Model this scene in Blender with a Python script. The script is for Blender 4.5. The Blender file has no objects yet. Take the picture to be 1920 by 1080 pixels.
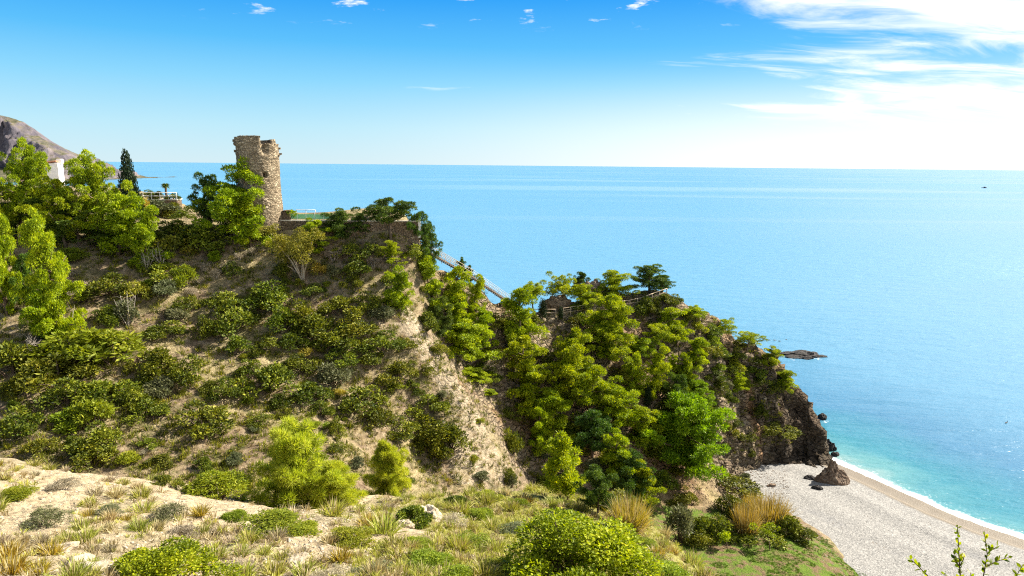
import bpy, bmesh, math, random
import numpy as np
from mathutils import Vector, Matrix
from mathutils.bvhtree import BVHTree

# ------------------------------------------------------------------ camera, sky, sun, exposure
SC = bpy.context.scene
COL = SC.collection
rad = math.radians
FPX = 1280.0                        # focal length in pixels of the 1920 wide photograph (24 mm lens)
CAMZ = 50.0                         # metres above the sea
PITCH, ROLL = rad(10.2), rad(0.54)
cF = Vector((0, math.cos(PITCH), -math.sin(PITCH)))
_R = Vector((1, 0, 0)); _U = Vector((0, math.sin(PITCH), math.cos(PITCH)))
cR = _R * math.cos(ROLL) + _U * math.sin(ROLL)
cU = _U * math.cos(ROLL) - _R * math.sin(ROLL)
CAM = Vector((0, 0, CAMZ))
cam = bpy.data.objects.new('camera', bpy.data.cameras.new('camera'))
COL.objects.link(cam); SC.camera = cam
cam.data.lens = 24.0; cam.data.sensor_width = 36.0
cam.data.clip_start = 0.1; cam.data.clip_end = 120000
M3 = Matrix((cR, cU, -cF)).transposed()
cam.matrix_world = Matrix.Translation(CAM) @ M3.to_4x4()

SUN_AZ, SUN_EL = 67.0, 38.0         # azimuth clockwise from the viewing direction
world = bpy.data.worlds.new('World'); SC.world = world; world.use_nodes = True
sun = bpy.data.objects.new('sun', bpy.data.lights.new('sun', 'SUN')); COL.objects.link(sun)
sun.data.energy = 5.0; sun.data.angle = rad(0.55); sun.data.color = (1.0, 0.93, 0.80)
sdir = Vector((math.sin(rad(SUN_AZ)) * math.cos(rad(SUN_EL)), math.cos(rad(SUN_AZ)) * math.cos(rad(SUN_EL)), math.sin(rad(SUN_EL))))
sun.rotation_euler = sdir.to_track_quat('Z', 'Y').to_euler()
sun.location = (60, 40, 120)

SC.view_settings.view_transform = 'Standard'; SC.view_settings.look = 'None'
SC.view_settings.exposure = 1.52; SC.view_settings.gamma = 1.0
SC.view_settings.use_curve_mapping = False
SC.render.engine = 'CYCLES'
SC.cycles.use_denoising = False; SC.cycles.pixel_filter_type = 'BLACKMAN_HARRIS'; SC.cycles.filter_width = 1.15
SC.cycles.max_bounces = 6; SC.cycles.diffuse_bounces = 3; SC.cycles.glossy_bounces = 2
SC.cycles.transmission_bounces = 4; SC.cycles.transparent_max_bounces = 4
SC.cycles.caustics_reflective = False; SC.cycles.caustics_refractive = False

# ------------------------------------------------------------------ node helpers
class NT:
    def __init__(s, tree): s.t = tree; s.n = tree.nodes; s.l = tree.links
    def add(s, typ, **kw):
        n = s.n.new(typ)
        for k, v in kw.items():
            if k.startswith('i_'):
                n.inputs[k[2:].replace('_', ' ')].default_value = v
            else: setattr(n, k, v)
        return n
    def link(s, a, b): s.l.new(a, b)
    def val(s, x, sock):
        if hasattr(x, 'is_output') or isinstance(x, bpy.types.NodeSocket): s.l.new(x, sock)
        else: sock.default_value = x
    def math(s, op, a, b=0.0, c=None, clamp=False):
        n = s.n.new('ShaderNodeMath'); n.operation = op; n.use_clamp = clamp
        s.val(a, n.inputs[0]); s.val(b, n.inputs[1])
        if c is not None: s.val(c, n.inputs[2])
        return n.outputs[0]
    def mapr(s, x, a, b, c=0.0, d=1.0, smooth=False):
        n = s.n.new('ShaderNodeMapRange'); n.clamp = True
        if smooth: n.interpolation_type = 'SMOOTHSTEP'
        s.val(x, n.inputs[0])
        for i, v in enumerate((a, b, c, d)): s.val(v, n.inputs[i + 1])
        return n.outputs[0]
    def mix(s, f, a, b, mode='MIX'):
        n = s.n.new('ShaderNodeMix'); n.data_type = 'RGBA'; n.blend_type = mode
        s.val(f, n.inputs[0]); s.val(c4(a), n.inputs[6]); s.val(c4(b), n.inputs[7])
        return n.outputs[2]
    def noise(s, vec, scale, detail=4, rough=0.55, dist=0.0):
        n = s.n.new('ShaderNodeTexNoise')
        if vec is not None: s.l.new(vec, n.inputs['Vector'])
        n.inputs['Scale'].default_value = scale; n.inputs['Detail'].default_value = detail
        n.inputs['Roughness'].default_value = rough; n.inputs['Distortion'].default_value = dist
        return n.outputs['Fac']
    def voro(s, vec, scale, feature='F1', out='Distance', rnd=1.0):
        n = s.n.new('ShaderNodeTexVoronoi'); n.feature = feature
        if vec is not None: s.l.new(vec, n.inputs['Vector'])
        n.inputs['Scale'].default_value = scale; n.inputs['Randomness'].default_value = rnd
        return n.outputs[out]
    def ramp(s, x, stops):
        n = s.n.new('ShaderNodeValToRGB'); s.val(x, n.inputs[0])
        e = n.color_ramp.elements
        while len(e) < len(stops): e.new(0.5)
        for el, (p, c) in zip(e, stops): el.position = p; el.color = c4(c)
        return n.outputs[0]
    def scale(s, vec, sx, sy, sz, rot=(0, 0, 0)):
        n = s.n.new('ShaderNodeMapping'); s.l.new(vec, n.inputs[0])
        n.inputs['Scale'].default_value = (sx, sy, sz); n.inputs['Rotation'].default_value = rot
        return n.outputs[0]
    def bump(s, h, strength, dist, normal=None):
        n = s.n.new('ShaderNodeBump'); s.val(h, n.inputs['Height'])
        s.val(strength, n.inputs['Strength']); n.inputs['Distance'].default_value = dist
        if normal is not None: s.l.new(normal, n.inputs['Normal'])
        return n.outputs[0]
def c4(c):
    if isinstance(c, (tuple, list)) and len(c) == 3: return (*c, 1.0)
    return c
def mat(name):
    m = bpy.data.materials.new(name); m.use_nodes = True
    t = NT(m.node_tree); m.node_tree.nodes.clear()
    out = t.n.new('ShaderNodeOutputMaterial')
    return m, t, out
def principled(t, out, color, rough=0.8, spec=0.3, normal=None):
    p = t.n.new('ShaderNodeBsdfPrincipled')
    t.val(c4(color), p.inputs['Base Color']); t.val(rough, p.inputs['Roughness'])
    t.val(spec, p.inputs['Specular IOR Level'])
    if normal is not None: t.l.new(normal, p.inputs['Normal'])
    t.l.new(p.outputs[0], out.inputs['Surface'])
    return p

# ------------------------------------------------------------------ the sky
def build_world():
    t = NT(world.node_tree); t.n.clear()
    out = t.n.new('ShaderNodeOutputWorld'); bg = t.n.new('ShaderNodeBackground')
    sky = t.n.new('ShaderNodeTexSky'); sky.sky_type = 'NISHITA'; sky.sun_disc = False
    sky.sun_elevation = rad(SUN_EL); sky.sun_rotation = rad(SUN_AZ)
    sky.altitude = 50; sky.air_density = 1.0; sky.dust_density = 1.0; sky.ozone_density = 2.0
    co = t.n.new('ShaderNodeTexCoord').outputs['Generated']
    sep = t.n.new('ShaderNodeSeparateXYZ'); t.l.new(co, sep.inputs[0])
    z = t.math('MAXIMUM', sep.outputs[2], 0.0)
    # clear saturated air as in the photograph: pale at the horizon, azure from 12 degrees up, darker to the zenith
    tint = t.ramp(z, [(0.0, (0.55, 0.71, 0.77)), (0.05, (0.41, 0.67, 0.79)), (0.11, (0.20, 0.55, 0.80)), (0.16, (0.07, 0.42, 0.79)), (0.225, (0.003, 0.28, 0.77)), (0.45, (0.01, 0.13, 0.34)), (1.0, (0.01, 0.055, 0.15))])
    ten = t.mix(1.0, tint, (8.9, 8.9, 8.9), 'MULTIPLY')
    base = t.mix(0.92, sky.outputs[0], ten)
    # cirrus on a flat layer high above
    zc = t.math('ADD', z, 0.16)
    dv = t.n.new('ShaderNodeVectorMath'); dv.operation = 'DIVIDE'
    cb = t.n.new('ShaderNodeCombineXYZ')
    for i in range(3): t.l.new(zc, cb.inputs[i])
    t.l.new(co, dv.inputs[0]); t.l.new(cb.outputs[0], dv.inputs[1])
    pl = dv.outputs[0]
    flow = t.scale(pl, 0.55, 1.5, 0.0, (0, 0, rad(-40)))
    n1 = t.noise(flow, 2.6, 10, 0.60, 0.8)
    n2 = t.noise(t.scale(pl, 0.5, 1.0, 0, (0, 0, rad(-40))), 1.5, 3, 0.5, 0.3)
    nn = t.math('ADD', t.math('MULTIPLY', n1, 0.65), t.math('MULTIPLY', n2, 0.45))
    # the bank lies to the right, over the sea, and goes on beyond the frame
    az = t.math('ARCTAN2', sep.outputs[0], sep.outputs[1])
    side = t.mapr(az, 0.05, 0.66, -0.15, 0.15, True)
    cov = t.mapr(t.math('ADD', nn, side), 0.54, 0.75, 0.0, 1.0, True)
    cov = t.math('MULTIPLY', cov, t.mapr(z, 0.04, 0.085, 0.0, 1.0, True))
    # small puffs higher up
    pf = t.noise(t.scale(pl, 1.0, 1.3, 0, (0, 0, 0.2)), 5.5, 9, 0.62, 0.2)
    pz = t.math('MULTIPLY', t.mapr(z, 0.175, 0.205, 0, 1, True), t.mapr(az, -0.6, 0.0, 0.75, 1.0))
    puff = t.math('MULTIPLY', t.mapr(pf, 0.59, 0.70, 0, 0.95, True), pz)
    cov = t.math('MAXIMUM', cov, puff)
    # pale glow of hazy air towards the sunny side
    gl = t.math('MULTIPLY', t.mapr(az, -0.35, 0.62, 0.0, 0.9, True), t.mapr(z, 0.0, 0.15, 1.0, 0.0, True))
    base = t.mix(gl, base, (8.6, 8.55, 8.3))
    colr = t.mix(t.math('MULTIPLY', cov, 0.94), base, (8.8, 8.8, 8.85))
    t.l.new(colr, bg.inputs[0]); bg.inputs[1].default_value = 0.05
    t.l.new(bg.outputs[0], out.inputs[0])
build_world()
world.cycles.sampling_method = 'MANUAL'; world.cycles.sample_map_resolution = 512
# ------------------------------------------------------------------ pixels and noise
def pix_dir(px, py):
    return (cF + cR * ((px - 960) / FPX) + cU * ((540 - py) / FPX))
def P(px, py, y):                    # point on the pixel's ray at forward distance y
    d = pix_dir(px, py); return CAM + d * (y / d.y)
def PZ(px, py, z):                   # point on the pixel's ray at height z
    d = pix_dir(px, py); return CAM + d * ((z - CAMZ) / d.z)
def to_pix(p):
    v = Vector(p) - CAM; w = v.dot(cF)
    return 960 + FPX * v.dot(cR) / w, 540 - FPX * v.dot(cU) / w

def _h(i, j, k, seed):
    n = (i.astype(np.int64) * 374761393 + j.astype(np.int64) * 668265263 + k.astype(np.int64) * 2147483647 + seed * 1274126177) & 0xffffffff
    n = ((n ^ (n >> 13)) * 1274126177) & 0xffffffff
    n = ((n ^ (n >> 16)) * 2246822519) & 0xffffffff
    return ((n ^ (n >> 15)) & 0xffffff) / float(0xffffff)
def vnoise(x, y, z=None, seed=0):
    x = np.asarray(x, float); y = np.asarray(y, float)
    z = np.zeros_like(x) if z is None else np.asarray(z, float)
    i, j, k = np.floor(x), np.floor(y), np.floor(z)
    u, v, w = x - i, y - j, z - k
    u = u * u * (3 - 2 * u); v = v * v * (3 - 2 * v); w = w * w * (3 - 2 * w)
    r = 0
    for a in (0, 1):
        for b in (0, 1):
            for c in (0, 1):
                r = r + _h(i + a, j + b, k + c, seed) * (u if a else 1 - u) * (v if b else 1 - v) * (w if c else 1 - w)
    return r * 2 - 1
def fbm(x, y, z=None, oct=5, seed=0, gain=0.5, ridged=False):
    a, s, tot, r = 1.0, 1.0, 0.0, 0
    for o in range(oct):
        n = vnoise(np.asarray(x) * s + 13.7 * o, np.asarray(y) * s + 5.1 * o, None if z is None else np.asarray(z) * s, seed + o)
        if ridged: n = 1 - 2 * np.abs(n)
        r = r + a * n; tot += a; a *= gain; s *= 2.03
    return r / tot
def smooth(x, a, b):
    t = np.clip((np.asarray(x) - a) / (b - a), 0, 1); return t * t * (3 - 2 * t)

# ------------------------------------------------------------------ shoreline of the beach (sea level)
SHORE = [(1500, 846), (1556, 863), (1600, 882), (1680, 919), (1760, 956), (1840, 987), (1920, 1013), (2050, 1050), (2300, 1120)]
SHORE_W = np.array([[*PZ(a, b, 0.0)][:2] for a, b in SHORE])
def shore_dist(x, y):                # signed: positive inland (towards the camera), negative out to sea
    best = np.full(np.shape(x), 1e9); sg = np.ones(np.shape(x))
    for (x0, y0), (x1, y1) in zip(SHORE_W[:-1], SHORE_W[1:]):
        dx, dy = x1 - x0, y1 - y0
        tt = np.clip(((x - x0) * dx + (y - y0) * dy) / (dx * dx + dy * dy), 0, 1)
        ex, ey = x - (x0 + tt * dx), y - (y0 + tt * dy)
        d = np.hypot(ex, ey); s = np.sign(dx * (y - y0) - dy * (x - x0))
        m = d < best; best = np.where(m, d, best); sg = np.where(m, -s, sg)
    return best * sg
def beach_z(x, y):
    d = shore_dist(x, y) + 0.5 * fbm(x / 9, y / 9, oct=2, seed=40)
    z = np.where(d < 0, 0.13 * d, np.where(d < 6, 0.12 * d, 0.72 + 0.055 * (d - 6)))
    berm = 0.22 * np.exp(-((d - 9.5) / 1.6) ** 2) + 0.16 * np.exp(-((d - 17) / 2.0) ** 2) + 0.12 * np.exp(-((d - 4.0) / 0.9) ** 2)
    return np.maximum(z, -3) + np.where(d > 0, berm, 0) + 0.05 * fbm(x / 1.3, y / 1.3, oct=3, seed=41)

# ------------------------------------------------------------------ the land: a height field through measured points
CP = []                                                          # (x, y, z)
def cp(px, py, y): CP.append(tuple(P(px, py, y)))
def cpz(px, py, z): CP.append(tuple(PZ(px, py, z)))
def cw(x, y, z): CP.append((x, y, z))
# foreground slope below the camera
for a in [(-200,1080,11), (0,1080,11), (300,1080,12), (600,1080,12.5), (960,1080,13), (1200,1080,13.5), (1320,1080,14.5),
          (0,980,16), (300,985,16.5), (600,1000,17), (900,1000,19), (1100,1030,19), (1240,1050,21),
          (-200,865,26), (0,872,26), (150,890,25.5), (300,905,25.5), (450,938,25.5), (560,958,26), (700,925,29), (820,945,30), (960,938,33), (1060,957,32),
          (1190,992,29), (1255,1014,26), (1285,1046,23)]: cp(*a)
for a in [(0,0,48.2), (-10,0,47.6), (8,0,47.3), (3.2,5,45.6), (5,9,42.2), (-25,2,47), (-8,5,45.9), (0,6,45.4), (20,0,42), (30,0,34)]: cw(*a)
# seaward flank of the foreground, down to the meadow
for a in [(11,14,35), (11,20,32), (11.5,27,27.5), (13,36,19), (22,20,22), (30,10,26), (45,10,14), (24,36,11), (40,28,8), (55,30,3), (60,45,-2)]: cw(*a)
# gully between the foreground and the headland
for a in [(-60,38,25.5), (-45,42,24), (-30,44,22.5), (-18,46,20), (-8,50,16.5), (0,55,13), (6,62,9.5), (-60,30,33), (-40,34,29.5), (-25,37,27), (-12,40,24), (-2,43,22), (6,40,20)]: cw(*a)
# meadow and beach head
for a in [(1130,990,5.0), (1290,990,4.6), (1350,1040,4.6), (1400,1000,4.0), (1470,1000,3.6), (1450,1050,4.2), (1560,1065,3.0), (1330,960,3.6), (1400,960,3.0), (1230,950,4.8),
          (1480,1080,4.2), (1330,1100,5.2)]: cpz(*a)
for a in [(1430,930,0.6), (1520,900,-0.6), (1500,960,0.3), (1600,1040,0.4), (1600,960,-1.0), (1700,1020,-1.0), (1800,1050,-1.4), (1400,900,1.2), (1650,920,-2.2), (1900,1080,-2.2), (1690,1075,-0.4)]: cpz(*a)
# main face of the tower hill
for a in [(-250,860,52), (0,860,54), (150,870,55), (300,880,56), (450,880,58), (600,870,61), (720,890,65), (830,915,69),
          (-250,750,60), (0,750,61), (100,750,62), (300,750,65), (500,750,69), (650,760,72), (770,790,75),
          (-250,600,70), (0,610,70), (150,600,73), (300,600,76), (500,600,79), (620,600,80.5),
          (-250,480,80), (0,480,80), (120,480,82), (300,470,86), (420,470,87), (520,470,88), (650,470,89), (740,480,89.5), (680,540,85)]: cp(*a)
# spur of pale rock
for a in [(735,560,86), (790,640,83), (850,720,80.5), (900,800,78.5), (938,870,76.5), (952,915,75.5), (860,800,76.5), (880,880,73)]: cp(*a)
# ravine behind the spur
for a in [(800,545,92.5), (850,600,95.5), (905,690,94), (950,760,92), (985,840,89), (1010,900,86.5), (1050,950,83), (940,610,101), (985,700,97)]: cp(*a)
# crest of the tower hill with its level top
for a in [(0,405,92), (120,405,94), (250,415,96), (340,418,95), (420,418,93), (510,413,91.5), (600,416,91.5), (700,421,91.5), (775,432,92.5), (800,462,95), (850,500,98), (900,534,101), (948,566,104)]: cp(*a)
for a in [(-70,140,42), (-100,150,43.5), (-125,120,44), (-125,150,44), (-60,125,42.5), (-62,113,43.0), (-57,114,42.4), (-49,112,37.5), (-44,118,33), (-46,104,40.3), (-41,101,40.8), (-34,100,41.8), (-27,99,42.4), (-15,99,42.2), (-100,110,43.5), (-70,105,43.2)]: cw(*a)
# second hill: path, rocks, crest
for a in [(985,592,105), (1030,592,107), (1095,584,108.5), (1150,580,110), (1200,568,111), (1250,552,112), (1110,550,114.5), (1190,548,115.5), (1240,545,115)]: cp(*a)
for a in [(1280,565,114), (1330,602,114.5), (1380,632,115), (1425,655,115.5), (1462,692,115), (1490,722,114.5), (1517,765,113.5), (1535,800,112.5)]: cp(*a)
# face of the second hill
for a in [(1040,640,104), (1150,650,104), (1250,640,107), (1330,680,108), (1100,750,96.5), (1200,750,98), (1290,760,102), (1050,850,89), (1150,850,89.5), (1250,850,94), (1320,850,99.5),
          (1120,930,84.5), (1200,930,86), (1270,920,91.5)]: cp(*a)
# sea cliff above the beach
for a in [(1380,740,111.5), (1440,740,112.2), (1480,780,111.5), (1400,800,108.5), (1460,830,109.3), (1510,835,110.2)]: cp(*a)
for a in [(1340,888,2.4), (1390,880,1.6), (1440,872,0.8), (1500,866,0.2), (1545,862,-0.6), (1566,850,-2.5)]: cpz(*a)
for a in [(770,432,95.5), (800,462,97.5), (850,500,100.8), (900,534,104), (948,566,107)]:
    q = P(*a); CP.append((q.x, q.y, q.z - 3.2))
for a in [(1280,565,117), (1330,602,117.5), (1380,632,118), (1425,655,118.5)]:
    q = P(*a); CP.append((q.x, q.y, q.z - 3.0))
# the hidden sea side
for x, y, z in [(-45,135,30), (-30,118,30), (-15,115,28), (-5,116,17), (5,120,15), (15,127,16), (25,128,16), (35,124,9), (45,122,1), (52,118,-4), (60,110,-6), (62,128,-6), (45,135,-5), (30,140,-4), (10,140,-3), (-10,140,-2), (-30,150,0), (-50,160,4), (-75,165,25), (-130,175,40), (-130,60,36), (-130,90,44), (-100,70,38), (-90,40,29), (70,80,-5), (80,100,-7), (65,60,-3)]: cw(x, y, z)
CP = np.array(CP)
_c = 2.2
def _phi(r2): return np.sqrt(r2 + _c * _c)
_A = _phi((CP[:, None, 0] - CP[None, :, 0]) ** 2 + (CP[:, None, 1] - CP[None, :, 1]) ** 2)
_n = len(CP)
_Pm = np.c_[np.ones(_n), CP[:, :2]]
_S = np.block([[_A + np.eye(_n) * -0.15, _Pm], [_Pm.T, np.zeros((3, 3))]])
_w = np.linalg.solve(_S, np.r_[CP[:, 2], 0, 0, 0])
def land_base(x, y):
    sh = np.shape(x); x = np.ravel(x); y = np.ravel(y); z = np.empty(len(x))
    for s in range(0, len(x), 20000):
        xs, ys = x[s:s + 20000], y[s:s + 20000]
        r2 = (xs[:, None] - CP[None, :, 0]) ** 2 + (ys[:, None] - CP[None, :, 1]) ** 2
        z[s:s + 20000] = _phi(r2) @ _w[:_n] + _w[_n] + _w[_n + 1] * xs + _w[_n + 2] * ys
    return z.reshape(sh)

def grid_mesh(name, V, nx, ny, material):
    me = bpy.data.meshes.new(name)
    i = np.arange(nx * ny).reshape(ny, nx)
    q = np.stack([i[:-1, :-1], i[:-1, 1:], i[1:, 1:], i[1:, :-1]], -1).reshape(-1, 4)
    me.vertices.add(len(V)); me.vertices.foreach_set('co', V.astype(np.float32).ravel())
    me.loops.add(q.size); me.loops.foreach_set('vertex_index', q.astype(np.int32).ravel())
    me.polygons.add(len(q)); me.polygons.foreach_set('loop_start', np.arange(0, q.size, 4, dtype=np.int32))
    me.polygons.foreach_set('loop_total', np.full(len(q), 4, np.int32))
    me.polygons.foreach_set('use_smooth', np.ones(len(q), bool))
    me.update(calc_edges=True); me.materials.append(material)
    return me, q
def set_attr(me, name, rgba):
    a = me.color_attributes.new(name, 'FLOAT_COLOR', 'POINT')
    a.data.foreach_set('color', np.ascontiguousarray(rgba, dtype=np.float32).ravel())
def link(name, data, parent=None):
    o = bpy.data.objects.new(name, data); COL.objects.link(o)
    if parent is not None: o.parent = parent
    return o
def structure(o): o['kind'] = 'structure'; return o

def grid_normals(X, Y, Z):
    gy, gx = np.gradient(Z)
    dx = X[0, 1] - X[0, 0]; dy = Y[1, 0] - Y[0, 0]
    n = np.stack([-gx / dx, -gy / dy, np.ones_like(Z)], -1)
    return n / np.linalg.norm(n, axis=-1, keepdims=True)

def seg_dist(X, Y, pts):
    d = np.full(X.shape, 1e9)
    for (x0, y0), (x1, y1) in zip(pts[:-1], pts[1:]):
        dx, dy = x1 - x0, y1 - y0
        t = np.clip(((X - x0) * dx + (Y - y0) * dy) / (dx * dx + dy * dy + 1e-9), 0, 1)
        d = np.minimum(d, np.hypot(X - x0 - t * dx, Y - y0 - t * dy))
    return d
SPUR = [tuple(P(*a))[:2] for a in [(775,600,84.5), (790,640,83), (850,720,80.5), (900,800,78.5), (938,870,76.5), (952,915,75.5)]]
PATH2 = [tuple(P(*a))[:2] for a in [(985,592,105), (1030,592,107), (1095,584,108.5), (1150,580,110), (1200,568,111), (1250,552,112)]]
RILL = [tuple(P(*a))[:2] for a in [(1408,690,112), (1412,760,110.8), (1420,860,107.5)]]

def make_headland(material):
    st = 0.36
    xs = np.arange(-128, 66, st); ys = np.arange(35.0, 165, st)
    X, Y = np.meshgrid(xs, ys)
    Z = land_base(X, Y)
    sd = seg_dist(X, Y, SPUR)
    cliff = smooth(X, 27, 33) * smooth(Y, 92, 98) * smooth(Z, -3, 2)
    rocky2 = smooth(Y, 78, 84) * smooth(X, -14, -6) * smooth(Z, 4, 7) * (1 - smooth(Z, 40, 42))
    _e = P(885, 850, 75.5); limestone = np.maximum(np.exp(-(sd / 2.6) ** 2), np.exp(-(((X - _e.x) / 4.2) ** 2 + ((Y - _e.y) / 5.0) ** 2))) * (0.72 + 0.45 * fbm(X / 3, Y / 3, oct=3, seed=35))
    flat = smooth(Z, 41.2, 42.6)
    meadow = (1 - smooth(Z, 5.2, 7.5)) * smooth(X, 6, 10) * (1 - smooth(Y, 84, 90)) * smooth(Z, 1.2, 2.2)
    Z = Z + (1 - 0.85 * flat) * (1 - 0.8 * meadow) * (1.15 * fbm(X / 8, Y / 11, oct=4, seed=3) + 0.35 * fbm(X / 2.2, Y / 2.2, oct=3, seed=9))
    Z = Z - 0.7 * np.exp(-(seg_dist(X, Y, RILL) / 0.9) ** 2)
    N = grid_normals(X, Y, Z)
    # rugged rock: push along the normal with ridged noise in 3-D, strata tilted
    r1 = fbm(X / 4.5 + Z / 9, Y / 4.5, Z / 3.2, oct=5, seed=21, gain=0.55, ridged=True)
    r2 = fbm(X / 1.4, Y / 1.4, Z / 1.4 + X / 2.5, oct=4, seed=27, gain=0.6, ridged=True)
    outcrop = smooth(fbm(X / 6, Y / 6, oct=3, seed=33), 0.12, 0.4)
    steep = smooth(1 - N[..., 2], 0.18, 0.42)
    amp = (1.75 * cliff + 0.60 * limestone + 0.55 * rocky2 * np.maximum(outcrop, steep * 0.5) + 0.28 * outcrop * (1 - flat) * (1 - meadow))
    disp = amp * ((r1 - 0.3) * 0.75 + (r2 - 0.3) * 0.7)
    V = np.stack([X, Y, Z], -1) + N * disp[..., None]
    me, q = grid_mesh('headland', V.reshape(-1, 3), len(xs), len(ys), material)
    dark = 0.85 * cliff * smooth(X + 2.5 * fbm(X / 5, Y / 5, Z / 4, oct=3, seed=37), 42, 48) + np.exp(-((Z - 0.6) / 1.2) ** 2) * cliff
    path = np.exp(-(seg_dist(X, Y, PATH2) / 0.9) ** 2)
    orange = np.exp(-(((X - 22) / 5) ** 2 + ((Y - 92) / 4.5) ** 2)) + 0.5 * rocky2 * outcrop + np.exp(-(seg_dist(X, Y, RILL) / 0.8) ** 2)
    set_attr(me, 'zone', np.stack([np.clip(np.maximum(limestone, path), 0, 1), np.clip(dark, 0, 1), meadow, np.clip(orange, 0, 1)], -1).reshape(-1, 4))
    set_attr(me, 'zone2', np.stack([np.clip(np.maximum(cliff, rocky2 * 0.8), 0, 1), limestone * 0, flat, flat * 0], -1).reshape(-1, 4))
    return me, V.reshape(-1, 3), q

FG_PATH = [tuple(P(*a))[:2] for a in [(60,1000,15.5), (150,905,23.5), (250,915,23.5), (340,925,23), (400,960,20.5), (520,1010,17.5), (620,1050,15), (760,1010,18)]]
FG_PATH2 = [tuple(P(*a))[:2] for a in [(430,985,19), (540,960,24), (660,935,27.5), (730,925,29)]]
def make_foreground(material):
    st = 0.115
    xs = np.arange(-30, 19, st); ys = np.arange(-2.5, 35.6, st)
    X, Y = np.meshgrid(xs, ys)
    Z = land_base(X, Y)
    pd = np.minimum(seg_dist(X, Y, FG_PATH), seg_dist(X, Y, FG_PATH2))
    path = np.exp(-(pd / 1.0) ** 2)
    near = smooth(np.hypot(X, Y), 3, 8)
    Z = Z + near * (0.28 * fbm(X / 4, Y / 4, oct=4, seed=51) * (1 - 0.5 * path) + 0.10 * fbm(X / 0.9, Y / 0.9, oct=4, seed=57, ridged=True))
    # ledges of broken rock
    led = smooth(fbm(X / 3.0, Y / 3.0, oct=3, seed=61), 0.05, 0.32)
    Z = Z + near * led * 0.22 * fbm(X / 0.7, Y / 0.7 + Z / 0.5, oct=4, seed=63, gain=0.6, ridged=True)
    me, q = grid_mesh('foreground_slope', np.stack([X, Y, Z], -1).reshape(-1, 3), len(xs), len(ys), material)
    left = 1 - smooth(X + 0.2 * Y, -2.3, 2.3)                          # bare pale ground on the left, scrubby on the right
    lime = np.clip(np.maximum(path, 0.75 * led) * (0.35 + 0.65 * left) + 0.35 * left, 0, 1)
    o = np.zeros_like(lime)
    set_attr(me, 'zone', np.stack([lime, o, o, o], -1).reshape(-1, 4))
    set_attr(me, 'zone2', np.stack([o, o + 1, o, (1 - left) * (1 - path)], -1).reshape(-1, 4))
    return me, np.stack([X, Y, Z], -1).reshape(-1, 3), q

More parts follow.
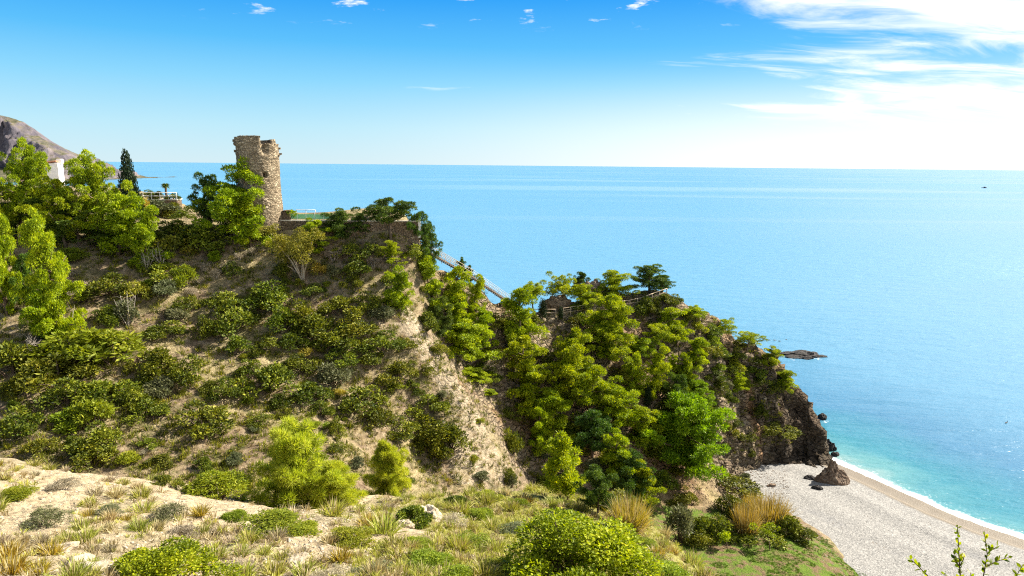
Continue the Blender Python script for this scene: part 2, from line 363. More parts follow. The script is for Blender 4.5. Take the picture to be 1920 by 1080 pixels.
def terrain_material():
    m, t, out = mat('terrain_soil_and_rock')
    co = t.n.new('ShaderNodeTexCoord').outputs['Object']
    at = t.add('ShaderNodeVertexColor', layer_name='zone'); sp = t.n.new('ShaderNodeSeparateColor'); t.l.new(at.outputs[0], sp.inputs[0])
    at2 = t.add('ShaderNodeVertexColor', layer_name='zone2'); sp2 = t.n.new('ShaderNodeSeparateColor'); t.l.new(at2.outputs[0], sp2.inputs[0])
    lime, dark, meadow, orange = sp.outputs[0], sp.outputs[1], sp.outputs[2], at.outputs[1]
    rocky, fg, flat, fggreen = sp2.outputs[0], sp2.outputs[1], sp2.outputs[2], at2.outputs[1]
    nA = t.noise(co, 0.22, 6, 0.6); nB = t.noise(co, 1.3, 7, 0.65); nC = t.noise(co, 6.5, 6, 0.65)
    soil = t.ramp(nB, [(0.28, (0.085, 0.055, 0.034)), (0.45, (0.19, 0.135, 0.085)), (0.58, (0.29, 0.22, 0.14)), (0.72, (0.42, 0.335, 0.225))])
    straw = t.ramp(nC, [(0.3, (0.14, 0.105, 0.052)), (0.5, (0.30, 0.24, 0.125)), (0.7, (0.48, 0.40, 0.23))])
    col = t.mix(t.mapr(nA, 0.44, 0.58), soil, straw)
    scrub = t.ramp(nC, [(0.3, (0.035, 0.035, 0.014)), (0.55, (0.10, 0.095, 0.035)), (0.72, (0.20, 0.16, 0.07))])
    col = t.mix(t.math('MULTIPLY', t.mapr(t.noise(co, 0.55, 6, 0.7), 0.50, 0.60), 0.75), col, scrub)
    # rock with cracks and tilted strata
    st = t.scale(co, 1.0, 1.0, 2.6, (0.5, 0.25, 0.2))
    nR = t.noise(st, 0.9, 9, 0.72, 0.4)
    rock = t.ramp(nR, [(0.30, (0.035, 0.025, 0.018)), (0.43, (0.15, 0.11, 0.075)), (0.54, (0.29, 0.225, 0.155)), (0.68, (0.50, 0.41, 0.30))])
    col = t.mix(t.math('MULTIPLY', rocky, t.mapr(nB, 0.35, 0.52)), col, rock)
    limec = t.ramp(t.noise(st, 1.7, 9, 0.72, 0.3), [(0.25, (0.13, 0.095, 0.06)), (0.42, (0.28, 0.22, 0.145)), (0.6, (0.42, 0.345, 0.24)), (0.8, (0.56, 0.48, 0.36))])
    fgl = t.ramp(t.noise(co, 2.6, 9, 0.7, 0.2), [(0.25, (0.24, 0.17, 0.095)), (0.42, (0.44, 0.34, 0.21)), (0.6, (0.57, 0.46, 0.30)), (0.8, (0.66, 0.57, 0.42))])
    limec = t.mix(fg, limec, fgl)
    lm = t.math('ADD', lime, t.math('MULTIPLY', t.math('SUBTRACT', nB, 0.5), 1.3))
    col = t.mix(t.mapr(lm, 0.32, 0.55), col, limec)
    # pale dry ground of the near slope
    fgs = t.ramp(nC, [(0.3, (0.24, 0.185, 0.105)), (0.5, (0.42, 0.34, 0.21)), (0.7, (0.56, 0.48, 0.32))])
    fgg = t.ramp(nC, [(0.3, (0.15, 0.15, 0.03)), (0.5, (0.29, 0.275, 0.07)), (0.7, (0.44, 0.38, 0.14))])
    col = t.mix(t.math('MULTIPLY', fg, t.mapr(lm, 0.32, 0.55, 0.9, 0.0)), col, t.mix(fggreen, fgs, fgg))
    org = t.ramp(nB, [(0.3, (0.19, 0.095, 0.045)), (0.5, (0.33, 0.19, 0.10)), (0.7, (0.45, 0.30, 0.18))])
    col = t.mix(t.math('MULTIPLY', orange, t.mapr(nC, 0.3, 0.5, 0.5, 0.95)), col, org)
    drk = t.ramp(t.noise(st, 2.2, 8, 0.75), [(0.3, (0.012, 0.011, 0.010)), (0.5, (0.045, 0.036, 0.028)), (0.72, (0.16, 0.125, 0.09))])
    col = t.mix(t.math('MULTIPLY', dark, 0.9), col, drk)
    grs = t.ramp(nC, [(0.3, (0.05, 0.09, 0.012)), (0.5, (0.10, 0.16, 0.02)), (0.7, (0.17, 0.20, 0.04))])
    dirt = t.ramp(nC, [(0.3, (0.09, 0.058, 0.032)), (0.7, (0.24, 0.17, 0.095))])
    mcol = t.mix(t.mapr(t.noise(co, 0.85, 5, 0.6), 0.44, 0.58), grs, dirt)
    col = t.mix(t.mapr(t.math('ADD', meadow, t.math('MULTIPLY', t.math('SUBTRACT', nB, 0.5), 0.5)), 0.35, 0.6), col, mcol)
    h = t.math('ADD', t.math('MULTIPLY', t.noise(st, 1.6, 10, 0.7, 0.3), 0.8), t.math('MULTIPLY', t.voro(co, 3.2), t.math('MULTIPLY', lime, 0.45)))
    h = t.math('ADD', h, t.math('MULTIPLY', nC, 0.25))
    crack = t.mapr(t.voro(t.scale(co, 1, 1, 1.9, (0.5, 0.3, 0.2)), 0.9, 'DISTANCE_TO_EDGE'), 0.0, 0.16)
    h = t.math('ADD', h, t.math('MULTIPLY', crack, t.math('MULTIPLY', rocky, 1.1)))
    b = t.bump(h, 1.0, 0.5)
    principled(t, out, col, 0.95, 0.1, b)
    return m

def beach_material():
    m, t, out = mat('beach_shingle')
    co = t.n.new('ShaderNodeTexCoord').outputs['Object']
    at = t.add('ShaderNodeVertexColor', layer_name='zone'); sp = t.n.new('ShaderNodeSeparateColor'); t.l.new(at.outputs[0], sp.inputs[0])
    wet, strip = sp.outputs[0], sp.outputs[1]
    v = t.voro(co, 6.5, 'F1', 'Color'); sv = t.n.new('ShaderNodeSeparateColor'); t.l.new(v, sv.inputs[0])
    peb = t.ramp(sv.outputs[0], [(0.0, (0.075, 0.075, 0.078)), (0.3, (0.16, 0.157, 0.152)), (0.65, (0.235, 0.225, 0.212)), (1.0, (0.40, 0.385, 0.36))])
    n1 = t.noise(co, 0.12, 5, 0.6); n2 = t.noise(co, 9, 5, 0.7)
    base = t.ramp(n2, [(0.3, (0.15, 0.145, 0.138)), (0.5, (0.235, 0.225, 0.21)), (0.7, (0.32, 0.305, 0.28))])
    col = t.mix(0.55, base, peb)
    col = t.mix(t.mapr(t.math('ADD', t.math('MULTIPLY', t.math('SUBTRACT', n1, 0.5), 1.4), strip), 0.35, 0.75), col, t.mix(0.6, col, (0.125, 0.128, 0.14)))
    wn = t.math('ADD', wet, t.math('MULTIPLY', t.math('SUBTRACT', t.noise(co, 0.6, 4, 0.6), 0.5), 0.35))
    col = t.mix(t.mapr(wn, 0.35, 0.6), col, t.mix(t.mapr(n2, 0.3, 0.7), (0.115, 0.09, 0.062), (0.20, 0.162, 0.118)))
    line = t.mapr(t.math('ABSOLUTE', t.math('SUBTRACT', wn, 0.72)), 0.0, 0.06, 0.55, 0.0)
    col = t.mix(line, col, (0.30, 0.25, 0.19))
    h = t.math('ADD', t.math('MULTIPLY', t.voro(co, 6.5), 0.5), t.math('MULTIPLY', n2, 0.5))
    b = t.bump(h, 0.55, 0.12)
    principled(t, out, col, t.mapr(wn, 0.4, 0.9, 0.9, 0.45), 0.25, b)
    return m

def make_beach(material):
    st = 0.33
    xs = np.arange(12, 92, st); ys = np.arange(55, 122, st)
    X, Y = np.meshgrid(xs, ys)
    Z = beach_z(X, Y)
    me, q = grid_mesh('beach', np.stack([X, Y, Z], -1).reshape(-1, 3), len(xs), len(ys), material)
    d = shore_dist(X, Y)
    wet = 1 - smooth(d, 2.2, 6.2); o = np.zeros_like(d)
    strip = 0.35 * np.exp(-((d - 12) / 1.5) ** 2) + 0.35 * np.exp(-((d - 20) / 2.5) ** 2)
    set_attr(me, 'zone', np.stack([wet, strip, o, o], -1).reshape(-1, 4))
    return me, np.stack([X, Y, Z], -1).reshape(-1, 3), q

def sea_material():
    m, t, out = mat('sea_water')
    geo = t.n.new('ShaderNodeNewGeometry').outputs['Position']
    at = t.add('ShaderNodeVertexColor', layer_name='shore'); sp = t.n.new('ShaderNodeSeparateColor'); t.l.new(at.outputs[0], sp.inputs[0])
    sh = t.math('MULTIPLY', sp.outputs[0], 200.0)                    # metres from the waterline
    nbig = t.noise(t.scale(geo, 0.02, 0.035, 0), 1.0, 4, 0.55, 0.6)
    shn = t.math('ADD', sh, t.math('MULTIPLY', t.math('SUBTRACT', nbig, 0.5), 30.0))
    deep = t.ramp(t.math('DIVIDE', shn, 160.0), [(0.0, (0.22, 0.31, 0.30)), (0.03, (0.085, 0.235, 0.255)), (0.08, (0.03, 0.175, 0.235)), (0.17, (0.045, 0.155, 0.265)), (0.4, (0.085, 0.225, 0.345)), (1.0, (0.10, 0.25, 0.375))])
    # foam where the small breaker runs up, and a few crests
    fn = t.noise(geo, 1.6, 6, 0.7); fl = t.noise(geo, 0.25, 3, 0.5)
    fw = t.math('ADD', sh, t.math('ADD', t.math('MULTIPLY', t.math('SUBTRACT', fn, 0.5), 2.6), t.math('MULTIPLY', t.math('SUBTRACT', fl, 0.5), 3.2)))
    foam = t.mapr(fw, 1.0, 2.1, 1.0, 0.0, True)
    lace = t.math('MULTIPLY', t.mapr(fn, 0.56, 0.64, 0, 0.6), t.mapr(t.math('ADD', sh, t.math('MULTIPLY', fl, 4.0)), 3.0, 7.0, 1.0, 0.0, True))
    foam = t.math('MAXIMUM', foam, lace)
    rockf = t.math('MULTIPLY', t.mapr(sp.outputs[1], 0.45, 0.85), t.mapr(fn, 0.50, 0.60))
    foam = t.math('MAXIMUM', foam, rockf)
    col = t.mix(foam, deep, (0.80, 0.82, 0.82))
    # swell: long crests roughly parallel to the horizon near the headland, plus ripples
    w1 = t.noise(t.scale(geo, 0.055, 0.20, 0.0, (0, 0, rad(14))), 1.0, 3, 0.55, 0.35)
    w2 = t.noise(t.scale(geo, 0.22, 0.60, 0.0, (0, 0, rad(22))), 1.0, 4, 0.6, 0.3)
    w3 = t.noise(t.scale(geo, 1.1, 2.0, 0.0, (0, 0, rad(30))), 1.0, 4, 0.6, 0.2)
    calm = t.noise(t.scale(geo, 0.0006, 0.0035, 0.0, (0, 0, rad(3))), 1.0, 4, 0.55, 0.4)
    st = t.mapr(calm, 0.32, 0.68, 0.26, 0.72, True)
    h = t.math('ADD', t.math('MULTIPLY', w1, 1.5), t.math('ADD', t.math('MULTIPLY', w2, 0.75), t.math('MULTIPLY', w3, 0.18)))
    b = t.bump(h, st, 1.0)
    ro = t.mapr(calm, 0.32, 0.68, 0.17, 0.36, True)
    p = principled(t, out, col, t.math('MAXIMUM', ro, t.math('MULTIPLY', foam, 0.7)), 0.5, b)
    p.inputs['IOR'].default_value = 1.333
    return m

def make_sea(material):
    def geom(a, step, far, g=1.12):
        r = [a]; s = step
        while r[-1] < far: r.append(r[-1] + s); s *= g
        return r
    xs = np.array(sorted(set([-v for v in geom(20, 3, 60000)] + list(np.arange(-20, 20, 2.5)) + list(np.arange(20, 100, 0.6)) + geom(100, 1.5, 60000))))
    ys = np.array(sorted(set([-v for v in geom(0, 3, 3000, 1.3)] + list(np.arange(0, 60, 3.0)) + list(np.arange(60, 135, 0.6)) + geom(135, 1.5, 90000, 1.08))))
    X, Y = np.meshgrid(xs, ys)
    me, q = grid_mesh('sea', np.stack([X, Y, np.zeros_like(X)], -1).reshape(-1, 3), len(xs), len(ys), material)
    d = -shore_dist(X, Y)
    # the cliff foot has a shore too, only with a narrow rim of froth
    zb = land_base(np.clip(X, -128, 65), np.clip(Y, 36, 164))
    rim = np.exp(-(np.minimum(zb, 0) / 0.7) ** 2) * (X > -128) * (X < 65) * (Y > 95) * (Y < 164)
    for (rx, ry, rw) in [(*PZ(1502, 668, 0)[:2], 5.5), (*PZ(1537, 790, 0)[:2], 1.3)]:
        rim = np.maximum(rim, 0.9 * np.exp(-((np.hypot((X - rx), (Y - ry) * 1.8) - rw) / 0.8) ** 2))
    o = np.zeros_like(d)
    set_attr(me, 'shore', np.stack([np.clip(d, 0, 200) / 200, rim, o, o], -1).reshape(-1, 4))
    return me

M_TERRAIN = terrain_material()
hl_me, hl_V, hl_q = make_headland(M_TERRAIN); headland = structure(link('headland', hl_me))
fg_me, fg_V, fg_q = make_foreground(M_TERRAIN); foreground = structure(link('foreground_slope', fg_me))
be_me, be_V, be_q = make_beach(beach_material()); beach = structure(link('beach', be_me))
sea = structure(link('sea', make_sea(sea_material())))
BVHS = [BVHTree.FromPolygons(V.tolist(), q.tolist()) for V, q in ((hl_V, hl_q), (fg_V, fg_q), (be_V, be_q))]
def hit(px, py, which=(0, 1, 2)):
    d = pix_dir(px, py).normalized(); best = None
    for k in which:
        r = BVHS[k].ray_cast(CAM, d)
        if r[0] is not None and (best is None or r[3] < best[3]): best = r
    return best[0] if best else None
def ground(x, y):
    best = None
    for b in BVHS:
        r = b.ray_cast(Vector((x, y, 200)), Vector((0, 0, -1)))
        if r[0] is not None and (best is None or r[0].z > best.z): best = r[0]
    return best
# ------------------------------------------------------------------ things: tagging and labels
ORD = ['first', 'second', 'third', 'fourth', 'fifth', 'sixth', 'seventh', 'eighth', 'ninth', 'tenth', 'eleventh', 'twelfth', 'thirteenth', 'fourteenth', 'fifteenth', 'sixteenth', 'seventeenth', 'eighteenth', 'nineteenth', 'twentieth']
def tag(o, label, cat, group=None):
    o['label'] = label; o['category'] = cat
    if group: o['group'] = group
    return o
def empty(name, loc, rz=0.0, sc=(1, 1, 1)):
    o = bpy.data.objects.new(name, None); COL.objects.link(o)
    o.empty_display_size = 0.3
    o.location = loc; o.rotation_euler = (0, 0, rz); o.scale = sc
    return o
PENDING = []                          # (object, what, where, category, group): labelled at the end, counted from the left
def later(o, what, where, cat, group): PENDING.append((o, what, where, cat, group))
def finish_labels():
    sets = {}
    for e in PENDING: sets.setdefault((e[1], e[2]), []).append(e)
    for (what, where), es in sets.items():
        es.sort(key=lambda e: to_pix(e[0].location)[0])
        n = len(es)
        for k, (o, _, _, cat, group) in enumerate(es):
            if n == 1: l = f'{what} {where}'
            elif k == 0: l = f'{what} {where}, leftmost'
            elif k == n - 1: l = f'{what} {where}, rightmost'
            elif k < 20 and k <= n // 2: l = f'{what} {where}, {ORD[k]} from the left'
            else:
                r = n - 1 - k
                l = f'{what} {where}, {ORD[r]} from the right' if r < 20 else f'{what} {where}, number {k + 1} from the left'
            tag(o, l, cat, group)

# ------------------------------------------------------------------ mesh from arrays
def mesh_arrays(name, V, F, material, smooth_=False, rnd=None):
    """V (n,3), F (m,3 or 4); rnd: per-vertex value kept in the attribute 'leaf'"""
    me = bpy.data.meshes.new(name); k = F.shape[1]
    me.vertices.add(len(V)); me.vertices.foreach_set('co', np.ascontiguousarray(V, np.float32).ravel())
    me.loops.add(F.size); me.loops.foreach_set('vertex_index', np.ascontiguousarray(F, np.int32).ravel())
    me.polygons.add(len(F)); me.polygons.foreach_set('loop_start', np.arange(0, F.size, k, dtype=np.int32))
    me.polygons.foreach_set('loop_total', np.full(len(F), k, np.int32))
    if smooth_: me.polygons.foreach_set('use_smooth', np.ones(len(F), bool))
    me.update(calc_edges=True); me.materials.append(material)
    if rnd is not None:
        a = me.color_attributes.new('leaf', 'FLOAT_COLOR', 'POINT')
        c = np.stack([rnd, rnd, rnd, np.ones_like(rnd)], -1).astype(np.float32); a.data.foreach_set('color', c.ravel())
    return me
def unit(v): return v / np.maximum(np.linalg.norm(v, axis=-1, keepdims=True), 1e-9)
def leaves(C, D, L, W, rng, rnd, bend=0.0):
    """kite-shaped leaves: root C, direction D, length L, width W"""
    n = len(C); S = unit(np.cross(D, rng.normal(size=(n, 3))))
    L = np.broadcast_to(np.asarray(L, float), (n,))[:, None]; W = np.broadcast_to(np.asarray(W, float), (n,))[:, None]
    mid = C + D * L * 0.5; tip = C + D * L
    if bend: tip = tip - np.array([0, 0, 1.0]) * L * bend
    V = np.stack([C, mid + S * W * 0.5, tip, mid - S * W * 0.5], 1).reshape(-1, 3)
    F = np.arange(4 * n).reshape(-1, 4)
    return V, F, np.repeat(rnd, 4)
class Tubes:
    def __init__(s): s.V, s.F, s.n = [], [], 0
    def tube(s, pts, radii, k=6):
        pts = np.asarray(pts, float); m = len(pts)
        T = np.gradient(pts, axis=0); T = unit(T)
        ref = np.array([0.31, 0.87, 0.12]); A = unit(np.cross(T, ref)); B = np.cross(T, A)
        an = np.linspace(0, 2 * np.pi, k, endpoint=False)
        r = np.asarray(radii, float)[:, None, None]
        V = pts[:, None, :] + r * (np.cos(an)[None, :, None] * A[:, None, :] + np.sin(an)[None, :, None] * B[:, None, :])
        i = np.arange(m * k).reshape(m, k) + s.n; j = np.roll(i, -1, 1)
        s.F.append(np.stack([i[:-1], j[:-1], j[1:], i[1:]], -1).reshape(-1, 4))
        cap = np.array([[i[-1, 0], i[-1, 1], i[-1, k // 2], i[-1, k - 1]]]); s.F.append(cap)
        s.V.append(V.reshape(-1, 3)); s.n += m * k
    def mesh(s, name, material): return mesh_arrays(name, np.concatenate(s.V), np.concatenate(s.F), material, True)

# ------------------------------------------------------------------ foliage and bark materials
def leaf_material(name, stops, trans=0.35, tcol=(1.0, 1.0, 0.5), hue=0.03, val=0.35, rough=0.6):
    m, t, out = mat(name)
    at = t.add('ShaderNodeVertexColor', layer_name='leaf')
    oi = t.n.new('ShaderNodeObjectInfo')
    col = t.ramp(at.outputs[0], stops)
    h = t.n.new('ShaderNodeHueSaturation'); t.l.new(col, h.inputs['Color'])
    t.l.new(t.mapr(oi.outputs['Random'], 0, 1, 0.5 - hue, 0.5 + hue), h.inputs['Hue'])
    r2 = t.math('FRACT', t.math('MULTIPLY', oi.outputs['Random'], 17.31))
    t.l.new(t.mapr(r2, 0, 1, 1 - val, 1 + val * 0.6), h.inputs['Value'])
    d = t.n.new('ShaderNodeBsdfPrincipled'); t.l.new(h.outputs[0], d.inputs['Base Color'])
    d.inputs['Roughness'].default_value = rough; d.inputs['Specular IOR Level'].default_value = 0.25
    tr = t.n.new('ShaderNodeBsdfTranslucent'); t.l.new(t.mix(1.0, h.outputs[0], tcol, 'MULTIPLY'), tr.inputs[0])
    mx = t.n.new('ShaderNodeMixShader'); mx.inputs[0].default_value = trans
    t.l.new(d.outputs[0], mx.inputs[1]); t.l.new(tr.outputs[0], mx.inputs[2]); t.l.new(mx.outputs[0], out.inputs[0])
    return m
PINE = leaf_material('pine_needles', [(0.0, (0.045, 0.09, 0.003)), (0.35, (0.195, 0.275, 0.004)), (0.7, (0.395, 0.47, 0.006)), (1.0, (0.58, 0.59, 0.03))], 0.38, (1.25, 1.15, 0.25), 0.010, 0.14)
PINE_DARK = leaf_material('dark_pine_needles', [(0.0, (0.02, 0.045, 0.008)), (0.5, (0.065, 0.125, 0.012)), (1.0, (0.20, 0.27, 0.025))], 0.3, (1.1, 1.1, 0.4), 0.02, 0.25)  # darker copy of PINE; pines labelled shaded have their shade in this colour
PINE_GREEN = leaf_material('fresh_green_needles', [(0.0, (0.045, 0.10, 0.004)), (0.5, (0.18, 0.27, 0.006)), (1.0, (0.38, 0.46, 0.010))], 0.36, (1.1, 1.2, 0.3), 0.012, 0.2)
MASTIC = leaf_material('mastic_leaves', [(0.0, (0.018, 0.034, 0.003)), (0.4, (0.095, 0.12, 0.007)), (0.75, (0.24, 0.255, 0.014)), (1.0, (0.36, 0.33, 0.03))], 0.25, (1.1, 1.1, 0.4), 0.022, 0.28)
BROOM = leaf_material('yellow_green_leaves', [(0.0, (0.08, 0.12, 0.008)), (0.5, (0.22, 0.27, 0.012)), (1.0, (0.42, 0.42, 0.035))], 0.4, (1.2, 1.15, 0.35), 0.02, 0.25)
FRESH = leaf_material('fresh_mastic_leaves', [(0.0, (0.05, 0.085, 0.003)), (0.45, (0.215, 0.28, 0.005)), (0.8, (0.42, 0.47, 0.008)), (1.0, (0.58, 0.54, 0.03))], 0.4, (1.2, 1.2, 0.3), 0.01, 0.15)
OLIVE = leaf_material('olive_grey_leaves', [(0.0, (0.05, 0.06, 0.024)), (0.5, (0.13, 0.145, 0.06)), (1.0, (0.28, 0.27, 0.13))], 0.25, (1, 1, 0.7), 0.02, 0.25)
GREY = leaf_material('grey_dry_twigs', [(0.0, (0.17, 0.135, 0.085)), (0.5, (0.37, 0.305, 0.21)), (1.0, (0.58, 0.51, 0.39))], 0.2, (1, 0.95, 0.8), 0.02, 0.25)
GOLD = leaf_material('golden_leaves', [(0.0, (0.15, 0.125, 0.012)), (0.5, (0.37, 0.29, 0.032)), (1.0, (0.58, 0.43, 0.08))], 0.35, (1.15, 1, 0.5), 0.015, 0.2)
OCHRE = leaf_material('olive_gold_leaves', [(0.0, (0.08, 0.085, 0.010)), (0.5, (0.24, 0.225, 0.025)), (1.0, (0.42, 0.36, 0.06))], 0.35, (1.1, 1.05, 0.45), 0.01, 0.1)
STRAW = leaf_material('straw_blades', [(0.0, (0.20, 0.155, 0.07)), (0.5, (0.44, 0.36, 0.18)), (1.0, (0.66, 0.57, 0.33))], 0.3, (1.1, 1, 0.7), 0.012, 0.25)
SAGE = leaf_material('pale_green_blades', [(0.0, (0.13, 0.145, 0.02)), (0.5, (0.33, 0.345, 0.05)), (1.0, (0.55, 0.53, 0.13))], 0.3, (1.1, 1.1, 0.6), 0.02, 0.2)
MEAD = leaf_material('meadow_blades', [(0.0, (0.03, 0.08, 0.006)), (0.5, (0.09, 0.19, 0.01)), (1.0, (0.20, 0.29, 0.03))], 0.35, (1.1, 1.15, 0.4), 0.02, 0.2)
CYPRESS = leaf_material('cypress_scales', [(0.0, (0.006, 0.014, 0.006)), (0.5, (0.018, 0.034, 0.010)), (1.0, (0.05, 0.07, 0.02))], 0.15, (1, 1, 0.5), 0.02, 0.2)
def bark_material(name, a, b, sc=4.0):
    m, t, out = mat(name); co = t.n.new('ShaderNodeTexCoord').outputs['Object']
    n = t.noise(t.scale(co, 1, 1, 0.25), sc, 5, 0.7)
    principled(t, out, t.ramp(n, [(0.3, a), (0.7, b)]), 0.9, 0.1, t.bump(n, 0.6, 0.05)); return m
BARK = bark_material('pine_bark', (0.055, 0.038, 0.026), (0.19, 0.14, 0.10))
PALE = bark_material('pale_bark', (0.24, 0.19, 0.13), (0.46, 0.39, 0.29))
DEAD = bark_material('dead_wood', (0.22, 0.18, 0.145), (0.46, 0.41, 0.35))

# ------------------------------------------------------------------ plant prototypes (about 1 unit wide and tall, then scaled)
def clump_leaves(rng, centres, radii, flat, per, L, W, up=0.35, out=0.9, jit=0.75, light=None):
    """tufts over the shells of many small ellipsoids"""
    C, D, R = [], [], []
    for k, (c, r) in enumerate(zip(centres, radii)):
        n = int(per * (r / np.mean(radii)) ** 2) + 6
        d = unit(rng.normal(size=(n, 3)) + np.array([0, 0, up]))
        rr = r * rng.uniform(0.55, 1.0, (n, 1)) ** 0.6
        bump_ = 1 + 0.22 * np.sin(d[:, :1] * 7 + k) * np.sin(d[:, 1:2] * 8 + 2 * k)
        p = c + d * rr * bump_ * np.array([1, 1, flat])
        C.append(p); D.append(unit(d * out + rng.normal(size=(n, 3)) * jit + np.array([0, 0, 0.25])))
        base = rng.uniform(0.3, 0.62)
        R.append(np.clip(base + rng.normal(0, 0.18, n), 0, 1))
    C, D, R = np.concatenate(C), np.concatenate(D), np.concatenate(R)
    return leaves(C, D, L * rng.uniform(0.6, 1.3, len(C)), W * rng.uniform(0.7, 1.3, len(C)), rng, R)

def proto_pine(seed, style, material, per=110, L=0.045, W=0.014, nl=None, jit=0.75, rs_=1.0):
    rng = np.random.default_rng(seed); tb = Tubes(); cent, rads = [], []
    lean = rng.normal(0, 0.08, 2); H = 1.0
    zz = np.linspace(-0.06, 0.86, 8)
    trunk = np.stack([lean[0] * zz ** 1.5 * np.sign(zz + 1) + 0.02 * np.sin(zz * 7 + seed), lean[1] * np.abs(zz) ** 1.5 + 0.02 * np.cos(zz * 6), zz], -1)
    trunk[0, :2] = trunk[1, :2]
    tb.tube(trunk, np.linspace(0.032, 0.008, 8), 7)
    def tr(z): return np.array([np.interp(z, zz, trunk[:, 0]), np.interp(z, zz, trunk[:, 1]), z])
    prof = {'round': (lambda t: 0.50 * np.sin(np.pi * min(1, 0.30 + 0.62 * t)) ** 0.8, 0.22, 20),
            'cone': (lambda t: 0.50 * (1 - t) ** 0.75 + 0.05, 0.08, 26),
            'umbrella': (lambda t: 0.50 * np.sin(np.pi * (0.25 + 0.6 * t)), 0.58, 17),
            'wild': (lambda t: 0.52 * (1 - 0.65 * t) * rng.uniform(0.55, 1.15), 0.12, 16)}[style]
    f, z0, n0 = prof; nl = nl or n0
    for k in range(nl):
        t = (k + rng.uniform(0, 1)) / nl; z = z0 + (0.93 - z0) * t
        a = k * 2.39996 + rng.uniform(-0.5, 0.5); rr = f(t) * (rng.uniform(0.40, 1.22) if style == 'wild' else rng.uniform(0.6, 1.15))
        s = tr(max(0.05, z - 0.10 - 0.08 * (style == 'umbrella')))
        e = tr(min(z, 0.86)) + np.array([math.cos(a) * rr, math.sin(a) * rr, 0.05 * rng.normal() + (z - min(z, 0.86))])
        mid = (s + e) / 2 + np.array([0, 0, -0.02 + 0.03 * rng.normal()])
        tb.tube([s, mid, e], [0.011, 0.007, 0.003], 5)
        m = 3 + int(rr > 0.25) + int(rng.uniform() < 0.5)
        for q in range(m):
            u = 1.0 - 0.24 * q + rng.uniform(-0.08, 0.08)
            if style == 'umbrella' and u < 0.3: continue
            c = s + (e - s) * max(u, 0.25) + rng.normal(0, 0.045, 3) * np.array([1, 1, 0.7])
            cent.append(c); rads.append(rng.uniform(0.055, 0.115) * (1.0 if q == 0 else 0.9))
    for q in range(3):
        cent.append(tr(0.86) + np.array([*rng.normal(0, 0.05, 2), 0.06 + 0.02 * q])); rads.append(rng.uniform(0.06, 0.09))
    V, F, R = clump_leaves(rng, np.array(cent), np.array(rads) * rs_, 0.52, per, L, W, up=0.55, jit=jit)
    return tb.mesh('trunk', BARK), mesh_arrays('crown', V, F, material, False, R)

def proto_shrub(seed, material, n=12, per=130, L=0.085, W=0.045, flat=0.75, dome=0.62, stem=BARK, spread=0.33, ragged=0.0):
    rng = np.random.default_rng(seed); tb = Tubes(); cent, rads = [], []
    for k in range(n):
        a = rng.uniform(0, 2 * np.pi); r = spread * math.sqrt(rng.uniform(0, 1)) * rng.uniform(0.8, 1.15)
        z = dome * max(0.12, 1 - (r / 0.5) ** 2) * rng.uniform(0.4, 1.0 + ragged) + 0.03
        c = np.array([math.cos(a) * r, math.sin(a) * r, z]); cent.append(c); rads.append(rng.uniform(0.09, 0.20))
        tb.tube([[c[0] * 0.15, c[1] * 0.15, -0.08], [c[0] * 0.6, c[1] * 0.6, z * 0.55], c], [0.016, 0.010, 0.004], 5)
    V, F, R = clump_leaves(rng, np.array(cent), np.array(rads), flat, per, L, W)
    return tb.mesh('stem', stem), mesh_arrays('foliage', V, F, material, False, R)

def proto_tuft(seed, material, n=150, L=0.75, W=0.016, spread=0.16, fan=0.55, bend=0.12, lean=0.0):
    """an upright bunch of blades or twigs, three kites long so that it arches"""
    rng = np.random.default_rng(seed)
    a = rng.uniform(0, 2 * np.pi, n); r = spread * np.sqrt(rng.uniform(0, 1, n))
    C = np.stack([np.cos(a) * r, np.sin(a) * r, np.full(n, -0.03)], -1)
    a2 = a + rng.normal(0, 0.5, n); tl = np.abs(rng.normal(0, fan, n)) + 0.08
    D = unit(np.stack([np.cos(a2) * np.tan(np.clip(tl, 0, 1.25)), np.sin(a2) * np.tan(np.clip(tl, 0, 1.25)), np.ones(n)], -1))
    ll = L * rng.uniform(0.5, 1.1, n); S = unit(np.cross(D, rng.normal(size=(n, 3))))
    m = C + D * ll[:, None] * 0.55; t_ = C + D * ll[:, None] + np.array([0, 0, -1.0]) * (ll * bend * (0.5 + tl))[:, None]
    w = W * rng.uniform(0.7, 1.4, n)[:, None]
    V = np.stack([C - S * w * .5, C + S * w * .5, m + S * w * .5, t_, m - S * w * .5], 1).reshape(-1, 3)
    i = np.arange(n)[:, None] * 5
    F = np.concatenate([i + np.array([[0, 1, 2, 4]]), i + np.array([[4, 2, 3, 3]])], 0)[:, :4]
    F4 = i + np.array([[0, 1, 2, 4]]); F3 = i + np.array([[4, 2, 3]])
    R = np.repeat(np.clip(rng.normal(0.5, 0.2, n), 0, 1), 5)
    return V, F4, F3, R
def mesh_mixed(name, V, F4, F3, material, R):
    me = bpy.data.meshes.new(name)
    me.vertices.add(len(V)); me.vertices.foreach_set('co', np.ascontiguousarray(V, np.float32).ravel())
    idx = np.concatenate([F4.ravel(), F3.ravel()]).astype(np.int32)
    me.loops.add(len(idx)); me.loops.foreach_set('vertex_index', idx)
    tot = np.concatenate([np.full(len(F4), 4), np.full(len(F3), 3)]).astype(np.int32)
    me.polygons.add(len(tot)); me.polygons.foreach_set('loop_start', np.concatenate([[0], np.cumsum(tot)[:-1]]).astype(np.int32))
    me.polygons.foreach_set('loop_total', tot)
    me.update(calc_edges=True); me.materials.append(material)
    a = me.color_attributes.new('leaf', 'FLOAT_COLOR', 'POINT')
    a.data.foreach_set('color', np.stack([R, R, R, np.ones_like(R)], -1).astype(np.float32).ravel())
    return me

